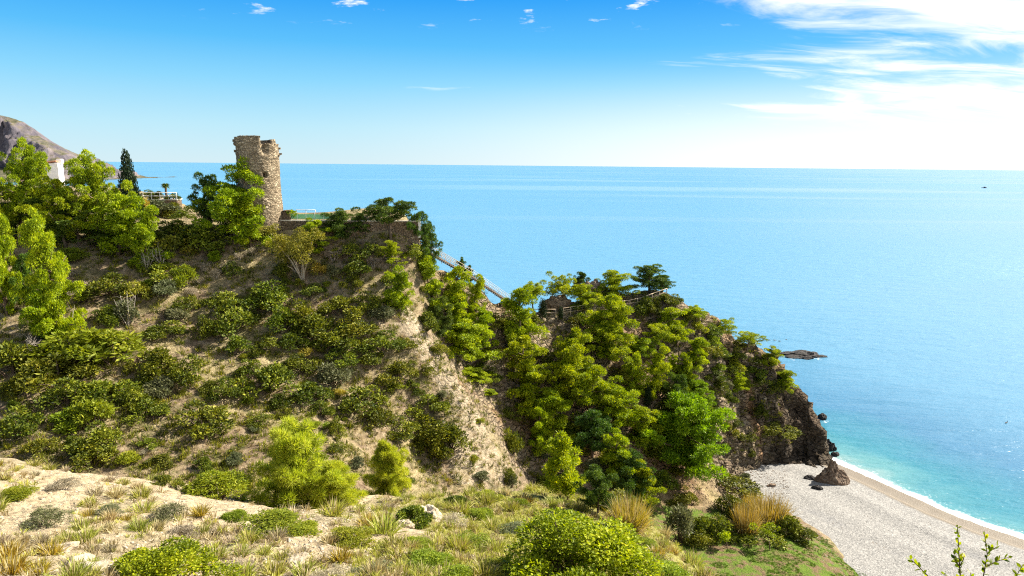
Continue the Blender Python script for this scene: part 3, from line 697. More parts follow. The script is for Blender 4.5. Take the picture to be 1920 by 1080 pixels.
def put(name, parts, loc, sc, rz=0.0):
    """a thing (an Empty at its base) with one child per (part name, shared mesh)"""
    e = empty(name, loc, rz, sc)
    for pn, me in parts: link(pn, me, e)
    return e

PROTO = {}
for k in range(4): PROTO['round', k] = proto_pine(100 + k, 'round', PINE, 200)
for k in range(4): PROTO['wild', k] = proto_pine(200 + k, 'wild', PINE, 210)
for k in range(3): PROTO['umbrella', k] = proto_pine(300 + k, 'umbrella', PINE, 170)
for k in range(2): PROTO['cone', k] = proto_pine(400 + k, 'cone', PINE, 110)
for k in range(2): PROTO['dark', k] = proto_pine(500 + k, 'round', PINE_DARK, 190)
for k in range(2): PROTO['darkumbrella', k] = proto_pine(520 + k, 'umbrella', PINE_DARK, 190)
for k in range(1): PROTO['green', k] = proto_pine(540 + k, 'round', PINE_GREEN, 240, nl=30)
for k in range(2): PROTO['big', k] = proto_pine(560 + k, 'wild', PINE, 300, L=0.030, W=0.010, nl=30, rs_=0.78)
for k in range(2): PROTO['biground', k] = proto_pine(580 + k, 'round', PINE, 300, L=0.030, W=0.010, nl=32, rs_=0.78)
_use = {}
def pine(style, cx, top, base, w, what, where, group, y=None, rz=None, cat='tree', lift=0.0):
    """crown box in photograph pixels: centre, top, foot of the trunk, width; the foot stands on the ground"""
    if y is None:
        p = hit(cx, base)
        if p is None: p = ground(*tuple(P(cx, base, 112))[:2])
    else:
        q = P(cx, base, y); p = ground(q.x, q.y)
    tp = P(cx, top, p.y); ht = max(tp.z - p.z, 0.8) * 1.02
    wide = 1.24 if (cx > 740 and style in ('wild', 'round', 'dark')) else (1.16 if cx > 330 else 1.08)
    wd = w * p.y / FPX * wide; ht *= 1.0
    n = len([1 for s_, _ in PROTO if s_ == style]); k = _use.get(style, 0) % n; _use[style] = k + 1
    tr, cr = PROTO[style, k]
    rz = random.uniform(0, 6.28) if rz is None else rz
    e = put('pine_tree', [('trunk', tr), ('crown', cr)], p - Vector((0, 0, 0.05)), (wd, wd, ht), rz)
    e.rotation_euler = (random.gauss(0, 0.09), random.gauss(0.03, 0.10), rz)
    later(e, what, where, cat, group)
    return e
random.seed(5)

G1 = 'pines on the wooded shoulder at the left'
W1 = 'in the wooded shoulder left of the tower'
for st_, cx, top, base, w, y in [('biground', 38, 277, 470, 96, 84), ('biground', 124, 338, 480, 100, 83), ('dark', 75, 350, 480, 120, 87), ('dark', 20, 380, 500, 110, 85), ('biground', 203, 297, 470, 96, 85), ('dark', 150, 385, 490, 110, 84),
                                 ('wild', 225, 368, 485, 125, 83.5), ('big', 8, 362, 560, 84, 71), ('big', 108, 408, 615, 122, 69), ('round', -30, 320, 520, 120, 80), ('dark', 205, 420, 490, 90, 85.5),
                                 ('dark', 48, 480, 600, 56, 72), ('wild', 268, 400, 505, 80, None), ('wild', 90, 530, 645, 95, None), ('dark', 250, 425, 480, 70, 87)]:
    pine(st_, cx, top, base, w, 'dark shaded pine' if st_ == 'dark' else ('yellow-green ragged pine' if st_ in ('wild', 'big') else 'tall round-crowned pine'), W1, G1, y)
GT = 'trees along the crest by the tower'
pine('big', 436, 290, 468, 158, 'large bright pine', 'standing against the left side of the stone tower', GT, 88.2)
pine('wild', 470, 370, 470, 95, 'low spreading pine', 'below the foot of the stone tower', GT, 88)
pine('dark', 388, 330, 440, 58, 'thin bluish-green pine', 'just left of the bright pine by the tower', GT, 91)
pine('darkumbrella', 735, 373, 452, 92, 'dark umbrella pine', 'leaning over the terrace wall right of the tower', GT, 90.3)
pine('darkumbrella', 783, 398, 462, 42, 'small dark pine', 'at the outer corner of the terrace wall', GT, 92)
pine('dark', 802, 422, 476, 44, 'small dark pine', 'at the head of the stairway', GT, 93.5)
pine('wild', 592, 412, 478, 62, 'light green young pine', 'on the bank below the terrace', GT, 88.5)
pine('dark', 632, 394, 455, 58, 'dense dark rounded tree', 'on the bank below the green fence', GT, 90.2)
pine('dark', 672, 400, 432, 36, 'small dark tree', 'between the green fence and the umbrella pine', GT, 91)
pine('wild', 735, 455, 500, 52, 'bright little pine', 'on the bank under the terrace wall', GT, 88.5)
pine('green', 405, 470, 492, 22, 'tiny bright green pine', 'on the open slope below the tower', GT)
GR = 'pines in the ravine behind the pale spur'
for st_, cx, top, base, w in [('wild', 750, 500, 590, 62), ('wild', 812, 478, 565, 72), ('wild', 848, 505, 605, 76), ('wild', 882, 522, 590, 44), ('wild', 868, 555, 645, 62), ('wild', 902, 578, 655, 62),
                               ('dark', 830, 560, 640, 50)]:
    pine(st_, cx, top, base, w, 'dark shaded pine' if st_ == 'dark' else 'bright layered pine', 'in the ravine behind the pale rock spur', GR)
for st_, cx, top, base, w, y in [('wild', 868, 600, 700, 108, 93.5), ('wild', 914, 655, 715, 62, 95), ('round', 892, 690, 790, 66, 91.5), ('wild', 915, 742, 810, 36, 90.5)]:
    pine(st_, cx, top, base, w, 'bright layered pine', 'in the ravine behind the pale rock spur', GR, y)
GS = 'pines on the second hill'
for st_, cx, top, base, w in [('wild', 970, 540, 665, 92), ('wild', 992, 632, 735, 92), ('round', 1070, 617, 705, 72), ('wild', 1060, 660, 765, 86), ('wild', 1000, 690, 785, 92), ('wild', 1036, 738, 820, 88),
                              ('round', 1112, 688, 780, 88), ('dark', 1110, 772, 855, 84), ('round', 1165, 725, 800, 76), ('wild', 1015, 765, 850, 60)]:
    pine(st_, cx, top, base, w, 'dark shaded pine' if st_ == 'dark' else ('round-crowned pine' if st_ == 'round' else 'bright layered pine'), 'on the near left flank of the second hill', GS)
for st_, cx, top, base, w in [('round', 1126, 550, 642, 82), ('round', 1145, 605, 680, 78), ('umbrella', 1133, 646, 692, 36), ('umbrella', 1202, 634, 680, 54), ('cone', 1180, 662, 738, 44), ('wild', 1222, 664, 748, 62),
                              ('wild', 1270, 577, 645, 66), ('umbrella', 1236, 607, 660, 58), ('umbrella', 1305, 573, 612, 38), ('wild', 1304, 630, 690, 52), ('wild', 1258, 665, 702, 30), ('wild', 1292, 676, 750, 50), ('green', 1302, 715, 772, 62), ('dark', 1260, 700, 770, 50)]:
    pine(st_, cx, top, base, w, {'umbrella': 'flat-topped pine', 'cone': 'slim upright pine', 'green': 'fresh green bushy pine', 'dark': 'dark shaded pine'}.get(st_, 'bright pine'), 'below the fenced path on the second hill', GS)
for st_, cx, top, base, w in [('wild', 1205, 765, 835, 82), ('wild', 1062, 812, 935, 108), ('wild', 1150, 815, 900, 84), ('wild', 1206, 878, 945, 74), ('dark', 1180, 850, 930, 80), ('dark', 1120, 880, 960, 70)]:
    pine(st_, cx, top, base, w, 'dark shaded pine' if st_ == 'dark' else 'broad bright pine', 'at the foot of the second hill', GS)
pine('green', 1286, 752, 888, 136, 'large vivid green bushy pine', 'above the orange soil by the beach', GS)
GC = 'small pines on the sea cliff'
for st_, cx, top, base, w in [('umbrella', 1355, 600, 642, 42), ('umbrella', 1400, 623, 662, 44), ('wild', 1440, 650, 692, 44), ('wild', 1470, 693, 730, 46), ('wild', 1380, 699, 736, 40)]:
    pine(st_, cx, top, base, w, 'small wind-shaped pine', 'clinging to the sea cliff', GC)
GH = 'trees on the crest of the second hill'
for st_, cx, top, base, w, y in [('umbrella', 1000, 530, 588, 48, 107), ('umbrella', 1052, 516, 575, 56, 110.5), ('dark', 1092, 511, 552, 34, 115.5), ('round', 1098, 537, 592, 50, 110), ('round', 1157, 508, 572, 60, 113), ('dark', 1216, 498, 560, 64, 114.5), ('dark', 1243, 515, 556, 34, 114)]:
    pine(st_, cx, top, base, w, 'dark wind-thinned tree' if st_ == 'dark' else 'crest pine', 'behind the fenced path on the second hill', GH, y)
for cx, top, base, w, y in [(866, 484, 512, 18, 99.3), (881, 497, 520, 13, 100.2)]:
    pine('dark', cx, top, base, w, 'tiny dark shrubby pine', 'beside the stairway on the skyline', GH, y)

# cypress behind the left-hand pines
def cypress():
    rng = np.random.default_rng(77); tb = Tubes(); tb.tube([[0, 0, -0.03], [0, 0, 0.5], [0.01, 0, 0.98]], [0.03, 0.02, 0.004], 6)
    cent, rads = [], []
    for k in range(60):
        z = 0.06 + 0.92 * k / 60; r = 0.42 * (1 - z) ** 0.8 * (0.75 + 0.35 * rng.uniform()) + 0.02; a = k * 2.4
        cent.append([math.cos(a) * r * 0.7, math.sin(a) * r * 0.7, z]); rads.append(0.06 + 0.16 * (1 - z))
    V, F, R = clump_leaves(rng, np.array(cent), np.array(rads), 0.6, 90, 0.05, 0.03, up=0.5)
    q = P(245, 400, 96); g = ground(q.x, q.y); tp = P(238, 283, 96)
    e = put('cypress_tree', [('trunk', tb.mesh('trunk', BARK)), ('crown', mesh_arrays('crown', V, F, CYPRESS, False, R))], g, (4.2, 4.2, tp.z - g.z))
    tag(e, 'slim almost black cypress rising behind the pines on the skyline', 'tree')
cypress()

# golden many-stemmed tree under the tower
def golden_tree():
    rng = np.random.default_rng(78); tb = Tubes(); cent, rads = [], []
    g = hit(568, 522); sc = g.y / FPX
    for k in range(9):
        a = rng.uniform(0, 6.28); r = rng.uniform(0.3, 3.2); top = np.array([math.cos(a) * r - 1.2, math.sin(a) * r * 0.7, rng.uniform(2.4, 6.0)])
        if k == 0: top = np.array([-4.0, 0.4, 5.8])
        tb.tube([[0.15 * rng.normal(), 0.15 * rng.normal(), -0.2], top * 0.35 + rng.normal(0, 0.15, 3), top * 0.7 + rng.normal(0, 0.2, 3), top], [0.12, 0.09, 0.06, 0.02], 6)
        for q in range(7):
            cent.append(top * rng.uniform(0.6, 1.08) + rng.normal(0, 0.55, 3)); rads.append(rng.uniform(0.35, 0.8))
    V, F, R = clump_leaves(rng, np.array(cent), np.array(rads), 0.8, 130, 0.24, 0.12)
    e = put('broadleaf_tree', [('trunk', tb.mesh('trunk', PALE)), ('crown', mesh_arrays('crown', V, F, OCHRE, False, R))], g, (1, 1, 1))
    tag(e, 'golden many-stemmed tree with pale trunks on the slope below the tower', 'tree')
golden_tree()

# ------------------------------------------------------------------ shrubs
for k in range(6): PROTO['mastic', k] = proto_shrub(600 + k, MASTIC, n=18, per=130, L=0.07, W=0.036, spread=0.46)
for k in range(3): PROTO['broom', k] = proto_shrub(620 + k, BROOM, n=13, per=110, L=0.11, W=0.035)
for k in range(2): PROTO['olive', k] = proto_shrub(640 + k, OLIVE, n=14, per=120, L=0.10, W=0.03)
for k in range(2): PROTO['grey', k] = proto_shrub(660 + k, GREY, n=10, per=90, L=0.12, W=0.02, stem=DEAD)
for k in range(2): PROTO['golden', k] = proto_shrub(680 + k, GOLD, n=10, per=100, L=0.10, W=0.03)
KIND = {'mastic': 'dark green rounded shrub', 'broom': 'yellow-green shrub', 'olive': 'grey-olive shrub', 'grey': 'dry grey shrub', 'golden': 'golden-brown shrub'}
SHRUBS = []
def shrub(kind, cx, cy, w, h, where, group, what=None, flat=1.0):
    """centre, width and height in photograph pixels"""
    p = hit(cx, cy + h * 0.42)
    if p is None: return None
    dist = (p - CAM).dot(cF); wd = w * dist / FPX * 1.28; ht = max(h * dist / FPX * 1.2, wd * 0.45) * flat
    n = len([1 for s_, _ in PROTO if s_ == kind]); k = _use.get(kind, 0) % n; _use[kind] = k + 1
    st_, fo = PROTO[kind, k]
    e = put('shrub', [('stem', st_), ('foliage', fo)], p - Vector((0, 0, 0.04 * ht)), (wd * random.uniform(0.8, 1.25), wd * random.uniform(0.8, 1.25), ht), random.uniform(0, 6.28))
    later(e, what or KIND[kind], where, 'shrub', group); SHRUBS.append((cx, cy, w, h))
    return e
GF = 'shrubs on the face of the tower hill'
def face_where(x, y):
    if x < 330: return 'on the slope below left pines' if y < 720 else 'low on the left slope'
    if x < 600: return 'on upper slope below the tower' if y < 560 else ('on the slope below golden tree' if y < 680 else 'low on slope above young pine')
    return 'on the bank under the terrace' if y < 560 else ('beside the upper pale spur' if y < 690 else 'on slope left of pale spur')
for kd, x, y, w, h in [('mastic', 562, 582, 62, 52), ('mastic', 592, 612, 66, 52), ('mastic', 636, 628, 60, 50), ('mastic', 667, 608, 54, 44), ('mastic', 640, 568, 48, 46), ('mastic', 505, 545, 64, 50), ('mastic', 478, 560, 55, 45),
                       ('mastic', 528, 598, 56, 52), ('mastic', 440, 588, 66, 66), ('mastic', 415, 560, 50, 45), ('broom', 345, 515, 42, 44), ('mastic', 505, 700, 72, 66), ('mastic', 470, 690, 46, 42), ('mastic', 560, 675, 52, 30), ('mastic', 445, 645, 40, 36),
                       ('mastic', 716, 636, 60, 38), ('mastic', 768, 642, 28, 24), ('mastic', 742, 690, 56, 44), ('mastic', 682, 746, 72, 54), ('olive', 625, 700, 62, 46), ('mastic', 802, 755, 52, 36), ('mastic', 706, 780, 48, 40), ('mastic', 752, 796, 50, 34),
                       ('mastic', 815, 795, 62, 52), ('mastic', 845, 815, 58, 58), ('mastic', 800, 830, 58, 50), ('mastic', 634, 798, 28, 44), ('olive', 718, 588, 42, 34), ('mastic', 580, 735, 60, 40), ('mastic', 640, 665, 50, 34), ('mastic', 700, 665, 44, 34),
                       ('mastic', 25, 665, 78, 84), ('mastic', 70, 700, 60, 60), ('broom', 150, 648, 100, 66), ('broom', 215, 650, 90, 66), ('mastic', 110, 690, 80, 60), ('mastic', 300, 676, 70, 54), ('mastic', 352, 690, 50, 66), ('mastic', 310, 616, 56, 38), ('mastic', 190, 725, 90, 60), ('mastic', 130, 735, 70, 60),
                       ('broom', 135, 782, 70, 44), ('broom', 175, 775, 62, 60), ('mastic', 182, 815, 80, 60), ('mastic', 170, 850, 70, 50), ('mastic', 382, 776, 64, 62), ('mastic', 40, 785, 70, 60), ('mastic', 75, 830, 40, 40), ('mastic', 250, 745, 60, 50), ('olive', 300, 725, 60, 40), ('mastic', 275, 765, 70, 34),
                       ('mastic', 205, 590, 50, 40), ('mastic', 205, 530, 56, 42), ('mastic', 255, 540, 46, 44), ('olive', 235, 585, 52, 56), ('mastic', 320, 455, 60, 54), ('mastic', 360, 445, 64, 54), ('mastic', 400, 440, 60, 44), ('mastic', 335, 428, 50, 34), ('mastic', 300, 432, 60, 44), ('mastic', 375, 425, 44, 28), ('mastic', 300, 500, 50, 40), ('olive', 310, 540, 40, 36), ('mastic', 350, 570, 46, 36), ('mastic', 380, 610, 40, 46), ('olive', 330, 590, 40, 30),
                       ('grey', 380, 500, 26, 22), ('grey', 405, 512, 24, 20), ('grey', 372, 525, 24, 20), ('grey', 420, 500, 24, 18), ('grey', 360, 545, 24, 20), ('grey', 450, 480, 26, 18), ('grey', 475, 470, 24, 18), ('grey', 625, 478, 30, 24), ('grey', 655, 470, 34, 24), ('grey', 700, 490, 28, 22),
                       ('mastic', 530, 505, 34, 26), ('olive', 626, 508, 34, 28), ('mastic', 590, 540, 28, 22), ('mastic', 672, 495, 44, 40), ('mastic', 655, 465, 40, 36), ('mastic', 695, 470, 36, 34), ('mastic', 660, 525, 30, 28), ('mastic', 560, 530, 24, 18), ('golden', 600, 500, 40, 30), ('mastic', 420, 725, 42, 40), ('mastic', 770, 470, 40, 40), ('mastic', 730, 520, 34, 26),
                       ('mastic', 800, 690, 26, 20), ('olive', 830, 740, 24, 20), ('mastic', 600, 765, 44, 34), ('mastic', 545, 640, 44, 34), ('golden', 575, 660, 30, 22), ('mastic', 690, 560, 44, 36), ('mastic', 500, 640, 34, 26)]:
    shrub(kd, x, y, w, h, face_where(x, y), GF)
GB = 'understorey of the ravine and second hill'
def hill2_where(x, y):
    if x < 950: return 'in the shaded ravine'
    if x < 1180: return 'under second hill pines at left' if y < 760 else 'at the shaded ravine mouth'
    if x < 1330: return 'under pines below fenced path' if y < 720 else 'beside the vivid green pine'
    return 'on the upper sea cliff' if y < 720 else 'on the brown sea cliff'
for kd, x, y, w, h in [('broom', 1335, 640, 34, 26), ('broom', 1378, 682, 30, 24), ('mastic', 1410, 692, 34, 24), ('broom', 1345, 690, 28, 22), ('mastic', 1450, 720, 30, 24), ('broom', 1400, 720, 24, 18), ('mastic', 1385, 645, 30, 20), ('broom', 1310, 612, 30, 22), ('mastic', 1210, 572, 40, 36), ('mastic', 1225, 575, 30, 30), ('mastic', 1265, 560, 30, 24), ('mastic', 1290, 590, 30, 24), ('mastic', 1330, 615, 30, 22), ('mastic', 1320, 650, 40, 30), ('mastic', 1350, 660, 34, 24), ('mastic', 1375, 660, 30, 24), ('mastic', 1420, 670, 26, 20),
                       ('mastic', 1425, 637, 11, 10), ('mastic', 1365, 690, 34, 28), ('mastic', 1430, 710, 30, 22), ('mastic', 1366, 745, 24, 26), ('mastic', 1425, 770, 24, 34), ('mastic', 1460, 800, 40, 22), ('mastic', 1440, 805, 28, 20), ('mastic', 1365, 800, 30, 30), ('mastic', 1380, 790, 20, 18), ('mastic', 1408, 848, 16, 14), ('mastic', 1390, 820, 16, 14),
                       ('mastic', 955, 890, 22, 40), ('olive', 958, 900, 24, 30), ('mastic', 1040, 900, 60, 44), ('mastic', 1138, 930, 50, 44), ('mastic', 1150, 945, 40, 30), ('mastic', 1270, 935, 36, 26), ('mastic', 1240, 900, 40, 40), ('mastic', 1330, 760, 34, 40), ('mastic', 1320, 790, 30, 36), ('mastic', 1345, 720, 34, 36),
                       ('mastic', 960, 600, 44, 38), ('mastic', 930, 600, 34, 30), ('mastic', 1000, 600, 30, 24), ('mastic', 1090, 640, 36, 28), ('mastic', 1160, 700, 36, 30), ('mastic', 1240, 720, 44, 36), ('mastic', 1195, 690, 30, 26), ('mastic', 1080, 790, 60, 44), ('mastic', 1160, 850, 60, 44), ('mastic', 1235, 830, 50, 40), ('mastic', 960, 820, 30, 60), ('mastic', 1010, 660, 40, 30), ('mastic', 1250, 760, 50, 40), ('mastic', 820, 650, 30, 30), ('mastic', 800, 600, 40, 36)]:
    shrub(kd, x, y, w, h, hill2_where(x, y), GB)
GM = 'plants round the meadow behind the beach'
for kd, x, y, w, h, what, where in [('olive', 1276, 978, 66, 80, 'round grey-olive bush', 'beside the dry gully at the head of the meadow'), ('mastic', 1372, 905, 60, 36, 'dense dark green bush', 'on the scree at the edge of the beach'), ('olive', 1396, 893, 18, 18, 'small straw-grey bush', 'against the dark bush at the beach edge'),
                                    ('mastic', 1372, 945, 54, 50, 'dark open bush', 'behind the golden reeds'), ('mastic', 1320, 980, 44, 56, 'dark shrub', 'next to the grey-olive bush'), ('mastic', 1346, 985, 44, 50, 'dark shrub', 'left of the golden reeds'), ('mastic', 1312, 1005, 44, 30, 'low dark shrub', 'at the shaded upper edge of the meadow'),
                                    ('mastic', 1478, 985, 58, 42, 'rounded black-green bush', 'at the beach corner of the meadow'), ('mastic', 1506, 1002, 38, 32, 'smaller black-green bush', 'at the outermost corner of the meadow'), ('mastic', 1290, 930, 30, 26, 'small dark shrub', 'under the orange bank'), ('mastic', 1415, 995, 56, 34, 'leafy green shrub', 'in front of the golden reeds')]:
    shrub(kd, x, y, w, h, where, GM, what)
# random smaller shrubs fill the slopes (seeded)
rs = random.Random(11); cnt = 0; tries = 0
while cnt < 130 and tries < 4000:
    tries += 1
    x = rs.uniform(0, 1420); y = rs.uniform(450, 900)
    g = hit(x, y, (0, 1, 2))
    if g is None or g.y < 45 or g.z < 6 or g.z > 41.5: continue
    w = rs.uniform(12, 34) * (1.25 if x < 600 else 1.0); h = w * rs.uniform(0.6, 0.9)
    if any(abs(x - a) < (w + c) * 0.30 and abs(y - b) < (h + d) * 0.30 for a, b, c, d in SHRUBS): continue
    if abs(seg_dist(np.array([g.x]), np.array([g.y]), SPUR)[0]) < 2.6 and rs.random() < 0.8: continue
    kd = rs.choices(['mastic', 'olive', 'grey', 'broom', 'golden'], [6, 2.4, 1.6, 2.6, 0.8])[0]
    if x > 950: kd = rs.choice(['mastic', 'mastic', 'olive'])
    if x < 700 or g.y < 86: shrub(kd, x, y, w, h, face_where(x, y), GF, 'small ' + KIND[kd])
    else: shrub(kd, x, y, w, h, hill2_where(x, y), GB, 'small ' + KIND[kd])
    cnt += 1
# ------------------------------------------------------------------ built things
def plain(name, a, b, sc=3.0, rough=0.8, bmp=0.3, bd=0.03, spec=0.2):
    m, t, out = mat(name); co = t.n.new('ShaderNodeTexCoord').outputs['Object']
    n = t.noise(co, sc, 6, 0.65)
    principled(t, out, t.ramp(n, [(0.3, a), (0.7, b)]), rough, spec, t.bump(n, bmp, bd)); return m
M_PAINT = plain('weathered_white_paint', (0.50, 0.47, 0.42), (0.72, 0.70, 0.65), 5, 0.6, 0.1)
M_WOOD = plain('weathered_wood', (0.36, 0.27, 0.18), (0.58, 0.46, 0.32), 6, 0.85, 0.3)
M_CONC = plain('pale_concrete', (0.40, 0.36, 0.30), (0.60, 0.55, 0.47), 2, 0.9, 0.3)
M_STEP = plain('worn_step_stone', (0.12, 0.09, 0.065), (0.25, 0.19, 0.14), 3, 0.9, 0.3)
M_STEEL = plain('galvanised_rail', (0.42, 0.44, 0.46), (0.62, 0.64, 0.66), 4, 0.45, 0.1)
M_GREEN = plain('green_mesh_screen', (0.16, 0.42, 0.20), (0.26, 0.56, 0.30), 3, 0.6, 0.1)
M_TILE = plain('clay_roof', (0.36, 0.15, 0.08), (0.52, 0.25, 0.14), 3, 0.85, 0.3)
M_WHITE = plain('whitewash', (0.70, 0.67, 0.62), (0.82, 0.80, 0.76), 1.5, 0.9, 0.1)
M_GLASS = plain('dark_window', (0.02, 0.025, 0.03), (0.05, 0.06, 0.07), 2, 0.2, 0.0)

def masonry(name, c0, c1, c2, sc=2.4):
    m, t, out = mat(name); co = t.n.new('ShaderNodeTexCoord').outputs['Object']
    ws = t.scale(co, 1, 1, 1.7)
    wob = t.n.new('ShaderNodeVectorMath'); wob.operation = 'ADD'
    nz = t.n.new('ShaderNodeTexNoise'); nz.inputs['Scale'].default_value = 1.5; t.l.new(ws, nz.inputs['Vector'])
    t.l.new(ws, wob.inputs[0]); t.l.new(nz.outputs['Color'], wob.inputs[1]); v = wob.outputs[0]
    ed = t.voro(v, sc, 'DISTANCE_TO_EDGE'); sepc = t.n.new('ShaderNodeSeparateColor'); t.l.new(t.voro(v, sc, 'F1', 'Color'), sepc.inputs[0])
    n = t.noise(co, 1.1, 7, 0.7)
    stone = t.ramp(t.math('ADD', t.math('MULTIPLY', sepc.outputs[0], 0.6), t.math('MULTIPLY', n, 0.4)), [(0.15, c0), (0.5, c1), (0.85, c2)])
    joint = t.mapr(ed, 0.02, 0.13, 1.0, 0.0)
    holes = t.mapr(t.noise(co, 3.3, 5, 0.75), 0.30, 0.40, 1.0, 0.0)
    col = t.mix(t.math('MULTIPLY', joint, 0.6), stone, c0)
    col = t.mix(t.math('MULTIPLY', holes, 0.7), col, (0.05, 0.035, 0.02))
    big = t.noise(co, 0.45, 4, 0.6)
    col = t.mix(t.mapr(big, 0.4, 0.65, 0.0, 0.35), col, c0)
    h = t.math('SUBTRACT', t.mapr(ed, 0.0, 0.22), t.math('MULTIPLY', holes, 0.8))
    principled(t, out, col, 0.95, 0.1, t.bump(h, 0.9, 0.16)); return m
M_TOWER = masonry('tower_rubble_stone', (0.165, 0.125, 0.08), (0.32, 0.25, 0.165), (0.48, 0.395, 0.275))
M_WALL = masonry('terrace_rubble_stone', (0.13, 0.09, 0.06), (0.26, 0.19, 0.125), (0.40, 0.31, 0.21), 3.0)

def box_me(name, sx, sy, sz, material, bev=0.0, jit=0.0, seed=0):
    bm = bmesh.new(); bmesh.ops.create_cube(bm, size=1.0)
    if jit: bmesh.ops.subdivide_edges(bm, edges=bm.edges[:], cuts=2, use_grid_fill=True)
    r = random.Random(seed)
    for v in bm.verts:
        v.co = Vector((v.co.x * sx, v.co.y * sy, v.co.z * sz)) + Vector((r.uniform(-jit, jit), r.uniform(-jit, jit), r.uniform(-jit, jit)))
    if bev: bmesh.ops.bevel(bm, geom=bm.edges[:], offset=bev, segments=1, affect='EDGES')
    me = bpy.data.meshes.new(name); bm.to_mesh(me); bm.free(); me.materials.append(material); return me
def tube_me(name, pts, r, material, k=6):
    tb = Tubes(); tb.tube(np.array([list(p) for p in pts]), [r] * len(pts), k); return tb.mesh(name, material)

# --- the watchtower
def tower():
    y0 = 91.0; b = P(490, 409, y0); g = ground(b.x, b.y); base = Vector((b.x, b.y, min(g.z, b.z) - 0.6))
    top = P(466, 258, y0).z; H = top - base.z
    e = empty('watchtower', base); face = math.atan2(-b.y, -b.x)          # angle towards the camera
    nt, nz = 168, 132
    th = np.linspace(0, 2 * np.pi, nt, endpoint=False)                    # 0 faces the camera, positive to the viewer's right
    phi = (th + np.pi) % (2 * np.pi) - np.pi
    low = smooth(phi, 0.12, 0.20) * (1 - smooth(phi, 1.9, 2.1))           # the right part of the parapet has fallen
    topz = H - 0.92 * low - 0.22 * smooth(phi, 1.7, 2.4) + 0.07 * fbm(phi * 3, phi * 0, oct=3, seed=71)
    def R(zf, th_, z):
        r = 2.80 - 0.26 * zf + 0.04 * np.sin(zf * 9)
        r = r + 0.075 * fbm(np.cos(th_) * 5, np.sin(th_) * 5, z * 1.9, oct=4, seed=73, gain=0.65, ridged=True)
        p = (th_ + np.pi) % (2 * np.pi) - np.pi
        drum = np.exp(-((p - 0.86) / 0.38) ** 2) * smooth(z, H - 2.9, H - 2.5)
        notch = np.exp(-((p - 0.33) / 0.13) ** 2) * smooth(z, H - 2.4, H - 1.6)
        lip = smooth(z, H - 1.15, H - 1.0) * np.exp(-((p + 1.5) / 0.5) ** 2)
        win = np.exp(-(((p - 0.30) / 0.095) ** 4 + ((z - (H - 4.75)) / 0.30) ** 4))
        sc1 = np.exp(-(((p + 0.62) / 0.12) ** 2 + ((z - (H - 6.0)) / 0.35) ** 2))
        return r + 0.16 * drum - 0.55 * notch + 0.20 * lip - 1.0 * win - 0.25 * sc1
    zf = np.linspace(0, 1, nz)[:, None]
    Z = zf * topz[None, :]; T = np.broadcast_to(th[None, :], Z.shape)
    RR = R(zf, T, Z)
    an = face + T
    V = np.stack([np.cos(an) * RR, np.sin(an) * RR, Z], -1).reshape(-1, 3)
    # inner wall of the broken top
    Ri = RR[-1] - 0.75
    inner = [np.stack([np.cos(an[0]) * Ri, np.sin(an[0]) * Ri, topz - d], -1) for d in (0.04, 2.2)]
    V = np.concatenate([V] + inner)
    n = nz + 2
    i = np.arange(n * nt).reshape(n, nt); j = np.roll(i, -1, 1)
    F = np.stack([i[:-1], j[:-1], j[1:], i[1:]], -1).reshape(-1, 4)
    link('wall', mesh_arrays('wall', V, F, M_TOWER, True), e)
    def on(name, ph, z, r, sx, sy, sz, seed, material=M_TOWER):
        a = face + ph; o = link(name, box_me(name, sx, sy, sz, material, 0.03, 0.05, seed), e)
        o.location = (math.cos(a) * r, math.sin(a) * r, z); o.rotation_euler = (0, 0, a); return o
    # platform floor, coping slab and broken corbels
    bm = bmesh.new(); bmesh.ops.create_circle(bm, cap_ends=True, segments=40, radius=2.05); me = bpy.data.meshes.new('floor'); bm.to_mesh(me); bm.free(); me.materials.append(M_TOWER)
    link('floor', me, e).location = (0, 0, H - 1.9)
    for k in range(6): on('coping_stone', -1.02 + 0.215 * k, H + 0.07, 2.24, 0.72, 0.55, 0.2, 10 + k)
    for k in range(4): on('coping_stone', 0.52 + 0.24 * k, H - 0.86, 2.38, 0.62, 0.58, 0.14, 30 + k)
    for ph, z, s in [(-1.50, H - 0.45, 0.62), (-1.42, H - 0.85, 0.5), (-1.52, H - 1.75, 0.42), (-1.2, H - 2.1, 0.35)]: on('corbel', ph, z, 2.66, s, 0.42, 0.32, int(z * 10))
    for ph, z, s in [(1.42, H - 1.35, 0.4), (1.48, H - 2.05, 0.6), (1.2, H - 2.3, 0.35)]: on('corbel', ph, z, 2.68, s, 0.34, 0.22, int(z * 10) + 3)
    tag(e, 'ruined round stone watchtower with a broken parapet on the headland crest', 'tower')
    return base, H
TB, TH = tower()

def railing(name, pts, height, spacing, rails, mpost, mrail, pr, rr, label, cat='railing', square=True, rail_z=None):
    pts = [Vector(p) for p in pts]; e = empty(name, pts[0]); o = pts[0]
    pm = tube_me('post', [(0, 0, -0.3), (0, 0, height * 0.5), (0, 0, height)], pr, mpost, 4 if square else 6)
    seg = [(b - a).length for a, b in zip(pts[:-1], pts[1:])]; tot = sum(seg); n = max(1, round(tot / spacing))
    def at(s):
        for L, a, b in zip(seg, pts[:-1], pts[1:]):
            if s <= L + 1e-6: return a.lerp(b, min(1, s / L))
            s -= L
        return pts[-1]
    for k in range(n + 1): link('post', pm, e).location = at(tot * k / n) - o
    for h in (rail_z or [height * (q + 1) / rails for q in range(rails)]):
        for a, b in zip(pts[:-1], pts[1:]):
            link('rail', tube_me('rail', [a - o + Vector((0, 0, h - 0.02)), (a + b) / 2 - o + Vector((0, 0, h - 0.03)), b - o + Vector((0, 0, h - 0.02))], rr, mrail, 5), e)
    tag(e, label, cat); return e

